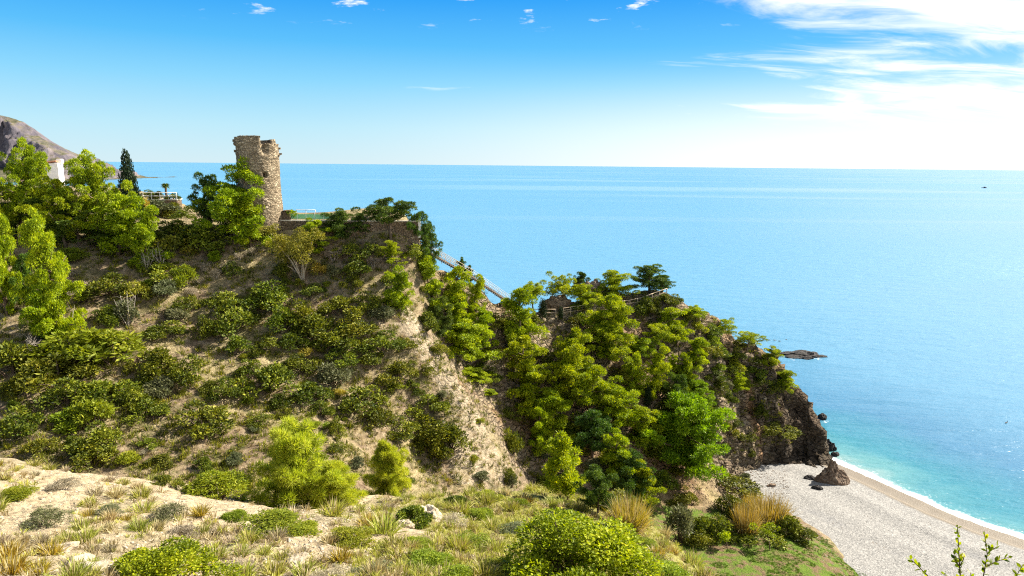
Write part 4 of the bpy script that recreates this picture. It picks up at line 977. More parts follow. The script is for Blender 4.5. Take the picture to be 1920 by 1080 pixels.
# --- terrace wall with coping, pier, green screen and rails
def terrace():
    A, B, C = P(512, 415, 90.7), P(640, 419, 90.7), P(784, 425, 91.6)
    A.z = B.z = C.z = P(640, 415, 90.7).z
    for nm, a, b, ht, lab in [('terrace_wall', A, B, 2.2, 'rough stone retaining wall under the green screen by the tower'), ('terrace_wall', B, C, 2.9, 'stone retaining wall with pale coping under the umbrella pine')]:
        L = (b - a).length; e = empty(nm, a, math.atan2(b.y - a.y, b.x - a.x))
        w = link('wall', box_me('wall', L, 0.5, ht, M_WALL, 0.02, 0.05, 3), e); w.location = (L / 2, 0, -ht / 2)
        n = int(L / 1.2); cm = box_me('coping_stone', L / n - 0.02, 0.62, 0.12, M_CONC, 0.015)
        for k in range(n): link('coping_stone', cm, e).location = ((k + 0.5) * L / n, 0, 0.065)
        if b is C:
            q = link('corner_pillar', box_me('corner_pillar', 0.28, 0.28, 2.3, M_PAINT, 0.02), e); q.location = (L + 0.16, -0.1, -1.0)
        tag(e, lab, 'wall')
    a, b = P(541, 412, 91.3), P(640, 414, 91.3); b.z = a.z = A.z + 0.13
    e = empty('screen_fence', a); d = b - a; n = 6
    pm = tube_me('post', [(0, 0, -0.1), (0, 0, 0.6), (0, 0, 1.0)], 0.035, M_STEEL)
    sm = box_me('panel', d.length / n - 0.08, 0.03, 0.62, M_GREEN)
    for k in range(n + 1): link('post', pm, e).location = d * (k / n)
    for k in range(n):
        o = link('panel', sm, e); o.location = d * ((k + 0.5) / n) + Vector((0, 0, 0.42)); o.rotation_euler = (0, 0, math.atan2(d.y, d.x))
    tag(e, 'low bright green screen fence along the terrace beside the tower', 'fence')
    p = P(531, 416, 90.9); e = empty('masonry_pier', (p.x, p.y + 0.5, A.z - 0.3))
    link('pier_block', box_me('pier_block', 1.9, 1.3, 1.5, M_WALL, 0.04, 0.08, 9), e).location = (0, 0, 0.75)
    link('cap_stone', box_me('cap_stone', 1.0, 1.4, 0.16, M_WALL, 0.03, 0.04, 12), e).location = (0.5, 0, 1.59)
    tag(e, 'squat brown masonry block at the right foot of the tower', 'wall')
    u, v = P(556, 406, 95), P(592, 407, 95)
    for q in (u, v): q.z = A.z + 0.15
    railing('handrail', [u, v], 1.05, 1.4, 2, M_PAINT, M_PAINT, 0.05, 0.045, 'pale double handrail on the terrace behind the green screen')
    u, v, w_ = P(757, 456, 92.0), P(783, 456, 92.2), P(789, 458, 93.4)
    railing('handrail', [u, v, w_], 1.15, 0.7, 3, M_WOOD, M_WOOD, 0.045, 0.04, 'wooden landing handrail below the end of the terrace wall')
    e = empty('landing', (u + v) / 2 - Vector((0, 0, 0.12)))
    link('deck', box_me('deck', (v - u).length + 0.4, 1.3, 0.14, M_CONC, 0.01), e).location = (0.1, 0.55, 0)
    link('support', box_me('support', (v - u).length, 0.9, 1.6, M_WALL, 0.02, 0.04, 4), e).location = (0.1, 0.6, -0.86)
    tag(e, 'small concrete landing at the top of the stairway', 'landing')
terrace()

# --- stairway down the ridge
def stairway():
    A, M, B = P(797, 459, 94.5), P(880, 511, 99.5), P(956, 563, 104.4)
    for k, (a, b, mt, lab) in enumerate([(A, M, M_WOOD, 'upper flight of the ridge stairway with brown wooden handrails'), (M, B, M_STEEL, 'lower flight of the ridge stairway with pale steel handrails')]):
        a = a - Vector((0, 0, 0.75 - 0.4 * k)); b = b - Vector((0, 0, 0.4)); d = b - a; hz = Vector((d.x, d.y, 0)); ang = math.atan2(d.y, d.x)
        side = Vector((-d.y, d.x, 0)).normalized(); e = empty('stairway', a); n = int(hz.length / 0.33)
        sm = box_me('step', 0.34, 0.9, 0.10, M_STEP, 0.01)
        for q in range(n):
            o = link('step', sm, e); o.location = d * ((q + 0.5) / n); o.rotation_euler = (0, 0, ang)
        for s in (-0.48, 0.48):
            off = side * s
            link('stringer', tube_me('stringer', [off - Vector((0, 0, .15)), off + d / 2 - Vector((0, 0, .16)), off + d - Vector((0, 0, .15))], 0.07, M_STEP, 5), e)
            pm = tube_me('post', [(0, 0, -0.5), (0, 0, 0.5), (0, 0, 1.0)], 0.03, mt, 5); m = max(4, int(d.length / 1.5))
            for q in range(m + 1): link('post', pm, e).location = off + d * (q / m)
            for h in (0.55, 1.0):
                link('handrail', tube_me('handrail', [off + Vector((0, 0, h)), off + d / 2 + Vector((0, 0, h)), off + d + Vector((0, 0, h))], 0.04, mt, 5), e)
        tag(e, lab, 'stairs', 'flights of the ridge stairway')
stairway()

# --- fences of the path on the second hill
def on_ground(px, py, dz=0.0):
    h_ = hit(px, py, (0,)); return h_ + Vector((0, 0, dz))
def path_pts(pix, ys):
    r = []
    for (px, py), y in zip(pix, ys):
        p = P(px, py, y); g = ground(p.x, p.y); r.append(Vector((p.x, p.y, max(g.z, p.z) - 0.02)))
    return r
railing('path_fence', path_pts([(1000, 592), (1020, 592), (1042, 592)], [106, 106.5, 106.9]), 1.1, 1.5, 2, M_WOOD, M_WOOD, 0.07, 0.06, 'short stretch of wooden fence by the small cypress on the path', 'fence')
railing('path_fence', path_pts([(1056, 590), (1075, 587), (1097, 584)], [107.1, 107.6, 108.2]), 1.1, 1.2, 3, M_WOOD, M_WOOD, 0.07, 0.06, 'wooden path fence left of the big pine on the second hill', 'fence')
railing('path_fence', path_pts([(1152, 583), (1175, 579), (1200, 571), (1225, 562), (1250, 553)], [109.8, 110.4, 110.9, 111.4, 111.9]), 1.15, 1.35, 2, M_WOOD, M_WOOD, 0.07, 0.06, 'long wooden fence climbing the path to the point of the second hill', 'fence')
def small_cypress(px, top, base, w, lab):
    g = hit(px, base); rng = np.random.default_rng(int(px)); tb = Tubes(); tb.tube([[0, 0, -0.03], [0, 0, 0.5], [0, 0, 0.97]], [0.05, 0.03, 0.005], 5)
    cent = [[0.12 * math.cos(k * 2.4), 0.12 * math.sin(k * 2.4), 0.08 + 0.88 * k / 18] for k in range(18)]; rads = [0.30 * math.sin(math.pi * min(1, 0.25 + 0.72 * k / 18)) + 0.06 for k in range(18)]
    V, F, R = clump_leaves(rng, np.array(cent), np.array(rads), 0.35, 90, 0.07, 0.05, up=0.6)
    s = g.y / FPX
    e = put('cypress_tree', [('trunk', tb.mesh('trunk', BARK)), ('crown', mesh_arrays('crown', V, F, CYPRESS, False, R))], g, (w * s * 1.6, w * s * 1.6, P(px, top, g.y).z - g.z)); tag(e, lab, 'tree', 'small cypresses on the second hill')
small_cypress(1017, 558, 600, 13, 'slim young cypress at the left end of the path fence')
small_cypress(1051, 573, 600, 8, 'very small thin cypress between two stretches of path fence')
small_cypress(1214, 720, 765, 10, 'narrow dark cypress among the pines of the second hill')

# --- rocks
def rock_me(name, seed, size, material, rough=0.35, sharp=1.0, sub=4):
    bm = bmesh.new(); bmesh.ops.create_icosphere(bm, subdivisions=sub, radius=1.0)
    co = np.array([v.co[:] for v in bm.verts])
    rg = np.random.default_rng(seed); dirs = unit(rg.normal(size=(9, 3))); cut = rg.uniform(0.55, 0.9, 9)
    for d, c in zip(dirs, cut):                                           # planar fracture faces
        s = co @ d; co = co - np.where(s > c, s - c, 0)[:, None] * d * 0.9
    n = fbm(co[:, 0] * 1.7 + seed, co[:, 1] * 1.7, co[:, 2] * 1.7, oct=4, seed=seed, ridged=True)
    n2 = fbm(co[:, 0] * 6 + seed, co[:, 1] * 6 + co[:, 2] * 3, co[:, 2] * 6, oct=3, seed=seed + 5, ridged=True)
    co = co * (1 + rough * n * sharp + 0.10 * rough * 3 * n2)[:, None] * np.array(size)
    for v, c in zip(bm.verts, co): v.co = c
    me = bpy.data.meshes.new(name); bm.to_mesh(me); bm.free(); me.materials.append(material)
    return me
def rock_mat(name, a, b, c, sc=1.5, bd=0.2):
    m, t, out = mat(name); co = t.n.new('ShaderNodeTexCoord').outputs['Object']
    st = t.scale(co, 1, 1, 2.0, (0.9, 0.4, 0)); n = t.noise(st, sc, 8, 0.72, 0.4)
    principled(t, out, t.ramp(n, [(0.28, a), (0.5, b), (0.72, c)]), 0.85, 0.25, t.bump(n, 0.9, bd)); return m
RK_DARK = rock_mat('wet_black_rock', (0.008, 0.008, 0.008), (0.028, 0.025, 0.024), (0.10, 0.085, 0.075))
RK_BROWN = rock_mat('brown_shore_rock', (0.035, 0.022, 0.015), (0.14, 0.092, 0.060), (0.38, 0.30, 0.22))
RK_PALE = rock_mat('pale_limestone', (0.22, 0.17, 0.11), (0.40, 0.33, 0.235), (0.58, 0.51, 0.40), 3.0, 0.1)
RK_RIDGE = rock_mat('ridge_rock', (0.09, 0.065, 0.048), (0.22, 0.16, 0.11), (0.40, 0.32, 0.23))
def rock(name, me, p, label, group=None, rz=0.0):
    o = link(name, me); o.location = p; o.rotation_euler = (0, 0, rz); tag(o, label, 'rock', group); return o
def beach_rock():
    g = hit(1560, 903, (2,)); bm = bmesh.new(); bmesh.ops.create_icosphere(bm, subdivisions=5, radius=1.0)
    co = np.array([v.co[:] for v in bm.verts])
    n = fbm(co[:, 0] * 1.6 + 3, co[:, 1] * 1.6, co[:, 2] * 1.6, oct=5, seed=90, ridged=True, gain=0.6)
    z = np.clip(co[:, 2], -0.3, 1); k = (1 - 0.72 * np.clip(z, 0, 1) ** 0.75)
    k = k * (1 - 0.25 * np.clip(z, 0, 1)); x = co[:, 0] * 2.6 * k - 0.15 * z; x = x + np.where(x < 0, 0.25 * x * (1 - np.clip(z, 0, 1)), 0)
    V = np.stack([x, co[:, 1] * 1.5 * k, z * 2.75], -1) * (1 + 0.5 * n)[:, None]
    rg = np.random.default_rng(97)
    for q in range(16):                                                   # slabs split off along steep joints
        dr = unit(rg.normal(size=3) * np.array([1, 1, 0.12])); s_ = V @ dr; c_ = np.quantile(s_, rg.uniform(0.90, 0.97)); V = V - np.where(s_ > c_, s_ - c_, 0)[:, None] * dr * 0.85
    V = V + (0.16 * fbm(V[:, 0] * 2.2 + V[:, 2], V[:, 1] * 2.2, V[:, 2] * 0.9, oct=4, seed=93, ridged=True))[:, None] * unit(V)
    for v, c in zip(bm.verts, V): v.co = c
    me = bpy.data.meshes.new('beach_rock'); bm.to_mesh(me); bm.free(); me.materials.append(RK_BROWN)
    rock('beach_rock', me, g, 'tall pointed brown rock standing on the shingle near the water')
beach_rock()
rock('boulder', rock_me('boulder', 5, (0.85, 0.55, 0.42), RK_DARK), hit(1517, 897, (2,)), 'dark grey boulder left of the pointed beach rock')
rock('boulder', rock_me('boulder', 6, (0.75, 0.55, 0.5), RK_DARK), hit(1532, 916, (2,)), 'dark grey boulder just in front of the pointed beach rock')
rock('boulder', rock_me('boulder', 7, (0.62, 0.4, 0.3), RK_BROWN), hit(1446, 911, (2,)), 'small tan boulder alone on the pale shingle')
p = PZ(1541, 784, 0.0); rock('sea_rock', rock_me('sea_rock', 15, (1.1, 1.0, 1.15), RK_DARK, 0.3), p, 'round black rock in the water off the cliff foot')
for k, (px, py, sx, sy, sz) in enumerate([(1477, 664, 2.6, 1.6, 0.75), (1500, 664, 3.0, 2.2, 0.95), (1520, 667, 2.8, 1.7, 0.8), (1537, 669, 1.7, 1.0, 0.4), (1490, 669, 2.4, 1.4, 0.55), (1511, 672, 1.9, 1.0, 0.5)]):
    if k == 0: isl = empty('islet', PZ(1502, 667, 0.0))
    o = link('reef_rock', rock_me('reef_rock', 30 + k, (sx, sy, sz), RK_DARK, 0.45), isl); q = PZ(px, py, 0.0) - isl.location; o.location = (q.x, q.y, 0.02)
tag(isl, 'low black reef of jagged rocks off the headland', 'rock')
for k, (px, py) in enumerate([(1432, 635), (1440, 638), (1452, 638), (1462, 640), (1474, 637)]):
    o = rock('skerry', rock_me('skerry', 50 + k, (0.3 + 0.12 * (k * 7 % 4), 0.35, 0.16), RK_DARK, 0.4, sub=3), PZ(px, py, -0.04), f'{ORD[k]} from the left of the tiny wave-washed rocks behind the cliff tip', 'tiny skerries behind the cliff tip')
for k, (px, py, y, sx, sy, sz, lab) in enumerate([(1107, 532, 114.0, 0.9, 0.9, 2.4, 'upright pointed rock on the crest of the second hill'), (1122, 540, 114.0, 1.5, 1.2, 1.7, 'broad broken rock beside the pointed crest rock'), (1048, 576, 110.4, 2.2, 1.3, 1.9, 'brown rock wall behind the path fence'), (1033, 578, 110.6, 1.3, 1.0, 1.2, 'lower brown rock left of the path rock wall'), (1112, 548, 113.5, 2.2, 1.5, 1.6, 'dark broken rock below the pointed crest rock')]):
    p = P(px, py, y); g = ground(p.x, p.y); rock('crest_rock', rock_me('crest_rock', 60 + k, (sx, sy, sz), RK_RIDGE, 0.5, 1.2, 5), Vector((p.x, p.y, g.z - sz * 0.1)), lab, 'rocks on the crest of the second hill')

for k, (px, py, sx, sz) in enumerate([(1566, 853, 0.6, 0.5), (1560, 842, 0.8, 0.9), (1556, 857, 0.4, 0.35), (1490, 872, 0.45, 0.3), (1547, 818, 0.7, 1.5), (1514, 872, 0.5, 0.3), (1532, 795, 0.5, 0.4)]):
    q = PZ(px, py, 0.1) if k != 4 else PZ(1553, 842, 0.1)
    rock('shore_rock', rock_me('shore_rock', 200 + k, (sx, sx * 0.8, sz), RK_DARK, 0.45), q, ['black rock at the waterline end of the cliff foot', 'tall black rock where the cliff meets the sea', 'black rock at the corner of beach and cliff', 'low black rock on the shingle under the cliff', 'black pinnacle leaning on the seaward cliff foot', 'flat dark rock at the back of the beach', 'small black rock awash behind the cliff corner'][k], 'black rocks at the cliff foot', k * 1.3)

# --- house, terrace rail and palm far left
def house():
    o = P(105, 330, 150); g = ground(o.x, o.y); topz = P(110, 306, 150).z; e = empty('white_house', (o.x - 1.5, o.y, g.z - 0.3)); h = topz - g.z + 0.3
    e.rotation_euler = (0, 0, rad(24))
    link('wall', box_me('wall', 4.6, 6, h, M_WHITE, 0.02), e).location = (0, 0, h / 2)
    w2 = link('roof', box_me('roof', 5.2, 6.6, 0.3, M_TILE, 0.05), e); w2.location = (-0.5, 0, h + 0.1); w2.rotation_euler = (0, rad(-7), 0)
    link('stair_tower', box_me('stair_tower', 0.9, 2.6, 1.0, M_WHITE, 0.02), e).location = (2.2, 0.5, h + 0.4)
    wm = box_me('window', 0.9, 0.06, 1.1, M_GLASS)
    for x in (-1.2,):
        w_ = link('window', wm, e); w_.location = (x, -3.03, h - 1.9); link('frame', box_me('frame', 1.06, 0.04, 0.08, M_PAINT), w_).location = (0, -0.04, -0.58)
    tag(e, 'white house with a low clay roof half hidden behind the pines', 'house')
house()
def left_terrace():
    a, b = P(268, 373, 113), P(331, 375, 114); z = min(a.z, b.z); a.z = b.z = z
    L = (b - a).length; e = empty('terrace_wall', a, math.atan2(b.y - a.y, b.x - a.x))
    link('wall', box_me('wall', L, 3.0, 2.4, M_WALL, 0.03, 0.06, 6), e).location = (L / 2, 1.5, -1.25)
    link('slab', box_me('slab', L + 0.3, 3.2, 0.14, M_CONC, 0.02), e).location = (L / 2, 1.5, 0.03)
    tag(e, 'small garden terrace wall on the skyline left of the tower', 'wall')
    railing('handrail', [a + Vector((0, 0.1, 0.1)), b + Vector((0, 0.1, 0.1))], 1.15, 1.4, 2, M_PAINT, M_PAINT, 0.07, 0.055, 'white garden railing on the skyline terrace left of the tower')
    p = P(312, 372, 114.6); rng = np.random.default_rng(3); tb = Tubes(); tb.tube([[0, 0, -1.0], [0.03, 0, 1.2], [0.02, 0, 2.2]], [0.2, 0.17, 0.19], 7)
    n = 200; a_ = rng.uniform(0, 6.28, n); el = rng.uniform(-0.6, 1.1, n)
    D = np.stack([np.cos(a_) * np.cos(el), np.sin(a_) * np.cos(el), np.sin(el)], -1)
    V, F, R = leaves(np.tile([0.02, 0, 2.25], (n, 1)), D, rng.uniform(0.5, 0.9, n), 0.09, rng, rng.uniform(0, 1, n), 0.2)
    q = put('palm_tree', [('trunk', tb.mesh('trunk', BARK)), ('crown', mesh_arrays('crown', V, F, PINE_DARK, False, R))], Vector((p.x, p.y, z + 0.05)), (1, 1, 1)); tag(q, 'short palm behind the white garden railing', 'tree')
    for k, (px, w, h_) in enumerate([(278, 34, 24), (298, 26, 20), (325, 26, 18)]):
        p = P(px, 372, 114.8); s = p.y / FPX; st_, fo = PROTO['mastic', k]
        q = put('shrub', [('stem', st_), ('foliage', fo)], Vector((p.x, p.y, z)), (w * s, w * s, h_ * s), k); tag(q, ['dark leafy shrub at the left end of the garden railing', 'low shrub left of the short palm', 'thin shrub at the right end of the garden railing'][k], 'shrub', 'garden shrubs on the skyline terrace')
    for k, (px, py, y, w, h_, kd) in enumerate([(300, 400, 108, 80, 40, 'olive'), (325, 395, 109, 54, 40, 'mastic'), (285, 392, 108, 40, 30, 'golden'), (340, 412, 100, 46, 26, 'mastic'), (262, 385, 104, 36, 70, 'golden')]):
        p = P(px, py, y); g = ground(p.x, p.y); s = y / FPX; st_, fo = PROTO[kd, k % 2]
        q = put('shrub', [('stem', st_), ('foliage', fo)], g, (w * s, w * s, max(P(px, py - h_ / 2, y).z - g.z, h_ * s)), k); tag(q, ['brownish thicket below the garden terrace', 'dark shrub on the right shoulder under the garden terrace', 'golden shrub on the left under the garden terrace', 'dark low shrub at the gap of sea beside the tall pine', 'tall dry shrub climbing beside the black cypress'][k], 'shrub', 'shrubs under the skyline terrace')
left_terrace()

# --- distant headland
def mountain():
    prof = [(-700, 120), (-300, 160), (0, 215), (35, 227), (74, 254), (111, 273), (135, 288), (147, 301), (152, 318), (153, 332)]
    yb = 1900.0
    pr = [tuple(P(a, b, yb)) for a, b in prof]; px = np.array([q[0] for q in pr]); pz = np.array([q[2] for q in pr])
    xs = np.linspace(px[0], px[-1] + 60, 420); ys = np.linspace(yb - 330, yb + 420, 300)
    X, Y = np.meshgrid(xs, ys)
    Hr = np.interp(X, px, pz); Hr = np.where(X > px[-1], np.maximum(0, 30 - (X - px[-1]) * 1.5), Hr)
    wob = 45 * fbm(X / 90, Y * 0, oct=3, seed=81)
    d = (Y - yb + wob) / 330.0                                           # -1 shore, 0 crest
    front = np.where(d < -0.30, (d + 1.0) / 0.70 * 0.22, np.where(d < -0.11, 0.22 + (d + 0.30) / 0.19 * 0.71, 0.93 + (d + 0.11) / 0.11 * 0.07))
    front = np.clip(front, -0.1, 1); back = np.clip(1 - np.maximum(d, 0) * 0.9, -0.1, 1)
    Z = Hr * np.where(d < 0, front, back)
    fl = fbm(X / 26, Y / 110, Z / 70, oct=5, seed=85, ridged=True, gain=0.6)
    N = grid_normals(X, Y, Z); cl = smooth(1 - N[..., 2], 0.15, 0.5)
    V = np.stack([X, Y, Z + 3 * fbm(X / 30, Y / 30, oct=4, seed=87)], -1) + N * (fl * 38 * cl)[..., None]
    m, t, out = mat('far_cliffs'); co = t.n.new('ShaderNodeTexCoord').outputs['Object']
    n = t.noise(t.scale(co, 0.03, 0.03, 0.012), 1.0, 8, 0.7); g = t.n.new('ShaderNodeNewGeometry'); sp = t.n.new('ShaderNodeSeparateXYZ'); t.l.new(g.outputs['Normal'], sp.inputs[0])
    hazed_rk = t.ramp(n, [(0.3, (0.055, 0.052, 0.068)), (0.5, (0.115, 0.10, 0.11)), (0.7, (0.24, 0.195, 0.18))])  # bluish grey: distance haze and cliff shade put into the rock colour
    veg = t.ramp(t.noise(co, 0.09, 6, 0.7), [(0.35, (0.04, 0.05, 0.028)), (0.65, (0.16, 0.135, 0.085))])
    principled(t, out, t.mix(t.mapr(t.math('ADD', sp.outputs[2], t.math('MULTIPLY', t.math('SUBTRACT', n, 0.5), 0.4)), 0.78, 0.92), hazed_rk, veg), 0.95, 0.1, t.bump(n, 0.8, 8.0))
    me, q = grid_mesh('far_headland', V.reshape(-1, 3), len(xs), len(ys), m); structure(link('far_headland', me))
mountain()

# --- boat and seabird
def boat():
    p = PZ(1845, 352.5, 0.0); e = empty('motor_boat', p, rad(6)); L = 15.5
    M_H = plain('navy_hull', (0.010, 0.014, 0.04), (0.02, 0.03, 0.07), 1, 0.4, 0.0); 
    n = 13; V, F = [], []
    for k in range(n):
        t = k / (n - 1); w = 2.1 * math.sin(math.pi * min(1, 0.35 + 0.65 * (1 - t))) ** 0.7 if t < 0.999 else 0.05; sh = 1.35 + 0.9 * t * t
        x = -L / 2 + L * t
        for a, zz in ((-1, sh), (-0.72, 0.0), (0, -0.5), (0.72, 0.0), (1, sh)): V.append((x, a * max(w, 0.05), zz))
    for k in range(n - 1):
        for q in range(4): i = k * 5 + q; F.append((i, i + 1, i + 6, i + 5))
        F.append((k * 5 + 4, k * 5, k * 5 + 5, k * 5 + 9))
    F.append((0, 1, 2, 3)); 
    link('hull', mesh_arrays('hull', np.array(V), np.array(F), M_H), e)
    cb_ = link('cabin', box_me('cabin', 4.2, 2.6, 1.9, M_H, 0.15), e); cb_.location = (1.4, 0, 2.5)
    for s_ in (-1, 1): link('window', box_me('window', 2.6, 0.05, 0.6, M_GLASS), cb_).location = (0, s_ * 1.32, 0.35)
    link('wheelhouse_roof', box_me('wheelhouse_roof', 4.6, 2.9, 0.16, M_WHITE, 0.04), e).location = (1.4, 0, 3.54)
    link('mast', tube_me('mast', [(0, 0, 0), (0, 0, 1.4), (0, 0, 2.9)], 0.09, M_H), e).location = (0.6, 0, 3.6)
    tag(e, 'small dark fishing boat far out on the pale sea at right', 'boat')
boat()
def seabird():
    p = PZ(1887, 793, 0.0); e = empty('seabird', p, rad(30)); M_B = plain('dark_feathers', (0.012, 0.012, 0.015), (0.03, 0.03, 0.035), 8, 0.6, 0.1)
    def blob(nm, s, loc):
        bm = bmesh.new(); bmesh.ops.create_uvsphere(bm, u_segments=14, v_segments=9, radius=1)
        for v in bm.verts: v.co = Vector((v.co.x * s[0] * (1 - 0.25 * v.co.x), v.co.y * s[1], v.co.z * s[2]))
        me = bpy.data.meshes.new(nm); bm.to_mesh(me); bm.free(); me.materials.append(M_B); link(nm, me, e).location = loc
    blob('body', (0.34, 0.15, 0.13), (0, 0, 0.07)); blob('head', (0.10, 0.06, 0.065), (0.33, 0, 0.36))
    link('neck', tube_me('neck', [(0.24, 0, 0.1), (0.30, 0, 0.22), (0.31, 0, 0.34)], 0.045, M_B), e); link('beak', tube_me('beak', [(0.40, 0, 0.36), (0.46, 0, 0.355), (0.53, 0, 0.345)], 0.015, M_B), e)
    blob('tail', (0.14, 0.07, 0.03), (-0.38, 0, 0.11))
    tag(e, 'single dark seabird resting on the blue water at the right edge', 'bird')
seabird()
# ------------------------------------------------------------------ reeds, dead wood and meadow
def tuft_mesh(name, seed, material, **kw):
    V, F4, F3, R = proto_tuft(seed, material, **kw); return mesh_mixed(name, V, F4, F3, material, R)
REED = [tuft_mesh('canes', 700 + k, GOLD, n=700, L=1.0, W=0.011, spread=0.40, fan=0.34, bend=0.16) for k in range(2)]
REEDP = [tuft_mesh('plumes', 710 + k, STRAW, n=420, L=1.08, W=0.012, spread=0.38, fan=0.40, bend=0.22) for k in range(2)]
REEDG = tuft_mesh('leaves', 720, SAGE, n=320, L=0.75, W=0.024, spread=0.34, fan=0.42, bend=0.25)
def reeds(px, py, w, h, parts, lab):
    p = hit(px, py); s = (p - CAM).dot(cF) / FPX
    e = put('reed_clump', parts, p, (w * s, w * s, h * s * 1.12), random.uniform(0, 6)); tag(e, lab, 'reeds', 'reed clumps behind the beach')
reeds(1440, 985, 62, 62, [('canes', REED[0]), ('plumes', REEDP[0])], 'large golden reed clump in the middle of the meadow edge')
reeds(1398, 1005, 40, 70, [('canes', REED[1]), ('plumes', REEDP[1])], 'narrower drooping golden reed clump left of the large one')
reeds(1415, 975, 46, 52, [('canes', REED[1])], 'golden reed clump behind the two front ones')
reeds(1180, 992, 64, 64, [('leaves', REEDG), ('plumes', REEDP[1]), ('canes', REED[0])], 'green and straw reed clump rising behind the near slope')

def small_tree(px, py, top, w, lab, lean):
    g = hit(px, py); s = (g - CAM).dot(cF) / FPX; rng = np.random.default_rng(px); tb = Tubes(); h = (py - top) * s * 1.1
    tb.tube([[0, 0, -0.1], [lean * 0.4, 0, h * 0.35], [lean, 0, h * 0.7]], [0.07, 0.055, 0.03], 6); cent, rads = [], []
    for k in range(9):
        c = np.array([lean + rng.normal(0, w * s * 0.24), rng.normal(0, w * s * 0.24), h * rng.uniform(0.6, 0.95)]); cent.append(c); rads.append(rng.uniform(0.25, 0.5))
        tb.tube([[lean * 0.7, 0, h * 0.5], (np.array([lean, 0, h * 0.65]) + c) / 2, c], [0.03, 0.02, 0.01], 5)
    V, F, R = clump_leaves(rng, np.array(cent), np.array(rads), 0.7, 110, 0.16, 0.10)
    e = put('small_tree', [('trunk', tb.mesh('trunk', BARK)), ('crown', mesh_arrays('crown', V, F, FRESH, False, R))], g, (1, 1, 1)); tag(e, lab, 'tree', 'saplings on the meadow')
small_tree(1444, 1032, 986, 46, 'small leafy tree with a bare dark trunk on the green meadow', -0.5)
small_tree(1364, 1027, 1000, 16, 'thin leaning sapling on the shaded side of the meadow', -0.4)

def dead_bush(px, py, w, h, lab):
    g = hit(px, py); s = (g - CAM).dot(cF) / FPX; rng = np.random.default_rng(int(px * 7 + py)); e = empty('dead_shrub', g)
    for b in range(7):
        tb = Tubes(); a = rng.uniform(0, 6.28); r = rng.uniform(0.1, 0.5) * w * s; hh = h * s * rng.uniform(0.6, 1.1)
        P0 = np.array([0, 0, -0.1]); P3 = np.array([math.cos(a) * r, math.sin(a) * r, hh]); mid = P3 * 0.5 + rng.normal(0, 0.12, 3)
        tb.tube([P0, mid, P3], [0.045, 0.03, 0.012], 5)
        for q in range(7):
            t = rng.uniform(0.35, 1); st_ = P0 + (P3 - P0) * t; en = st_ + rng.normal(0, 0.35, 3) + np.array([0, 0, 0.35]); tb.tube([st_, (st_ + en) / 2 + rng.normal(0, 0.05, 3), en], [0.018, 0.012, 0.006], 4)
        link('branch', tb.mesh('branch', DEAD), e)
    tag(e, lab, 'dead shrub', 'bare grey shrubs on the left slope')
for px, py, w, h, lab in [(275, 512, 60, 50, 'bare grey thicket under the yellow-green pine left of the tower slope'), (305, 510, 40, 44, 'smaller bare grey branches right of the bare thicket'), (240, 612, 60, 60, 'pale bare bush standing on the left slope'), (120, 628, 70, 56, 'bleached leaning branches among the lower left pines'), (60, 672, 20, 40, 'single bare grey snag at the far left of the slope')]: dead_bush(px, py, w, h, lab)

# ------------------------------------------------------------------ the near slope
FINE = {}
FINE['bush', 0] = proto_shrub(800, FRESH, n=26, per=560, L=0.036, W=0.019, flat=0.75, dome=0.56, spread=0.44, ragged=0.4)
FINE['bush', 1] = proto_shrub(801, FRESH, n=30, per=760, L=0.028, W=0.0145, flat=0.75, dome=0.56, spread=0.46, ragged=0.4)
FINE['mat', 0] = proto_shrub(802, BROOM, n=24, per=330, L=0.05, W=0.018, flat=0.7, dome=0.55, spread=0.42)
FINE['mat', 1] = proto_shrub(803, BROOM, n=24, per=330, L=0.05, W=0.018, flat=0.7, dome=0.5, spread=0.44)
FINE['thyme', 0] = proto_shrub(804, GREY, n=14, per=200, L=0.08, W=0.012, flat=0.8, dome=0.5, stem=DEAD, spread=0.36)
FINE['thyme', 1] = proto_shrub(805, OLIVE, n=14, per=220, L=0.08, W=0.014, flat=0.8, dome=0.5, stem=DEAD, spread=0.36)
FINE['dark', 0] = proto_shrub(806, MASTIC, n=20, per=330, L=0.05, W=0.026, flat=0.8, dome=0.55, spread=0.38)
FORE = []
def fore(key, cx, cy, w, h, lab, name='shrub', group='shrubs on the near slope'):
    p = hit(cx, cy + h * 0.40, (1,))
    if p is None: return None
    d = (p - CAM).dot(cF); wd = w * d / FPX * 1.06; ht = max(h * d / FPX, wd * 0.28) * 1.15
    st_, fo = FINE[key]; e = put(name, [('stem', st_), ('foliage', fo)], p - Vector((0, 0, 0.05)), (wd, wd, ht), random.uniform(0, 6)); FORE.append((cx, cy, w, h))
    tag(e, lab, 'shrub', group); return e
fore(('bush', 0), 310, 1056, 186, 92, 'big fresh green leafy shrub at the bottom left')
fore(('bush', 1), 1082, 1040, 280, 150, 'largest fresh green leafy shrub at the bottom centre')
fore(('mat', 0), 345, 862, 118, 74, 'domed yellow-green shrub at the edge of the near slope')
fore(('mat', 1), 408, 905, 122, 66, 'yellow-green shrub left of the bright young pine')
fore(('mat', 1), 505, 988, 150, 34, 'long low yellow-green mat on the pale near slope')
fore(('mat', 0), 655, 1003, 100, 40, 'low yellow-green mat right of the long one')
fore(('dark', 0), 768, 962, 72, 52, 'dark green cushion shrub against the white outcrop')
fore(('thyme', 1), 640, 905, 90, 60, 'brownish shrub tucked against the bright young pine')
fore(('mat', 0), 912, 928, 60, 22, 'bright low shrub on the skyline of the near slope')
fore(('dark', 0), 855, 935, 50, 34, 'dark low shrub under the foot of the pale spur')
fore(('mat', 1), 970, 938, 46, 26, 'small yellow-green shrub by the bare patch of slope')
fore(('thyme', 0), 115, 905, 60, 34, 'grey cushion shrub on the left edge of the near slope')
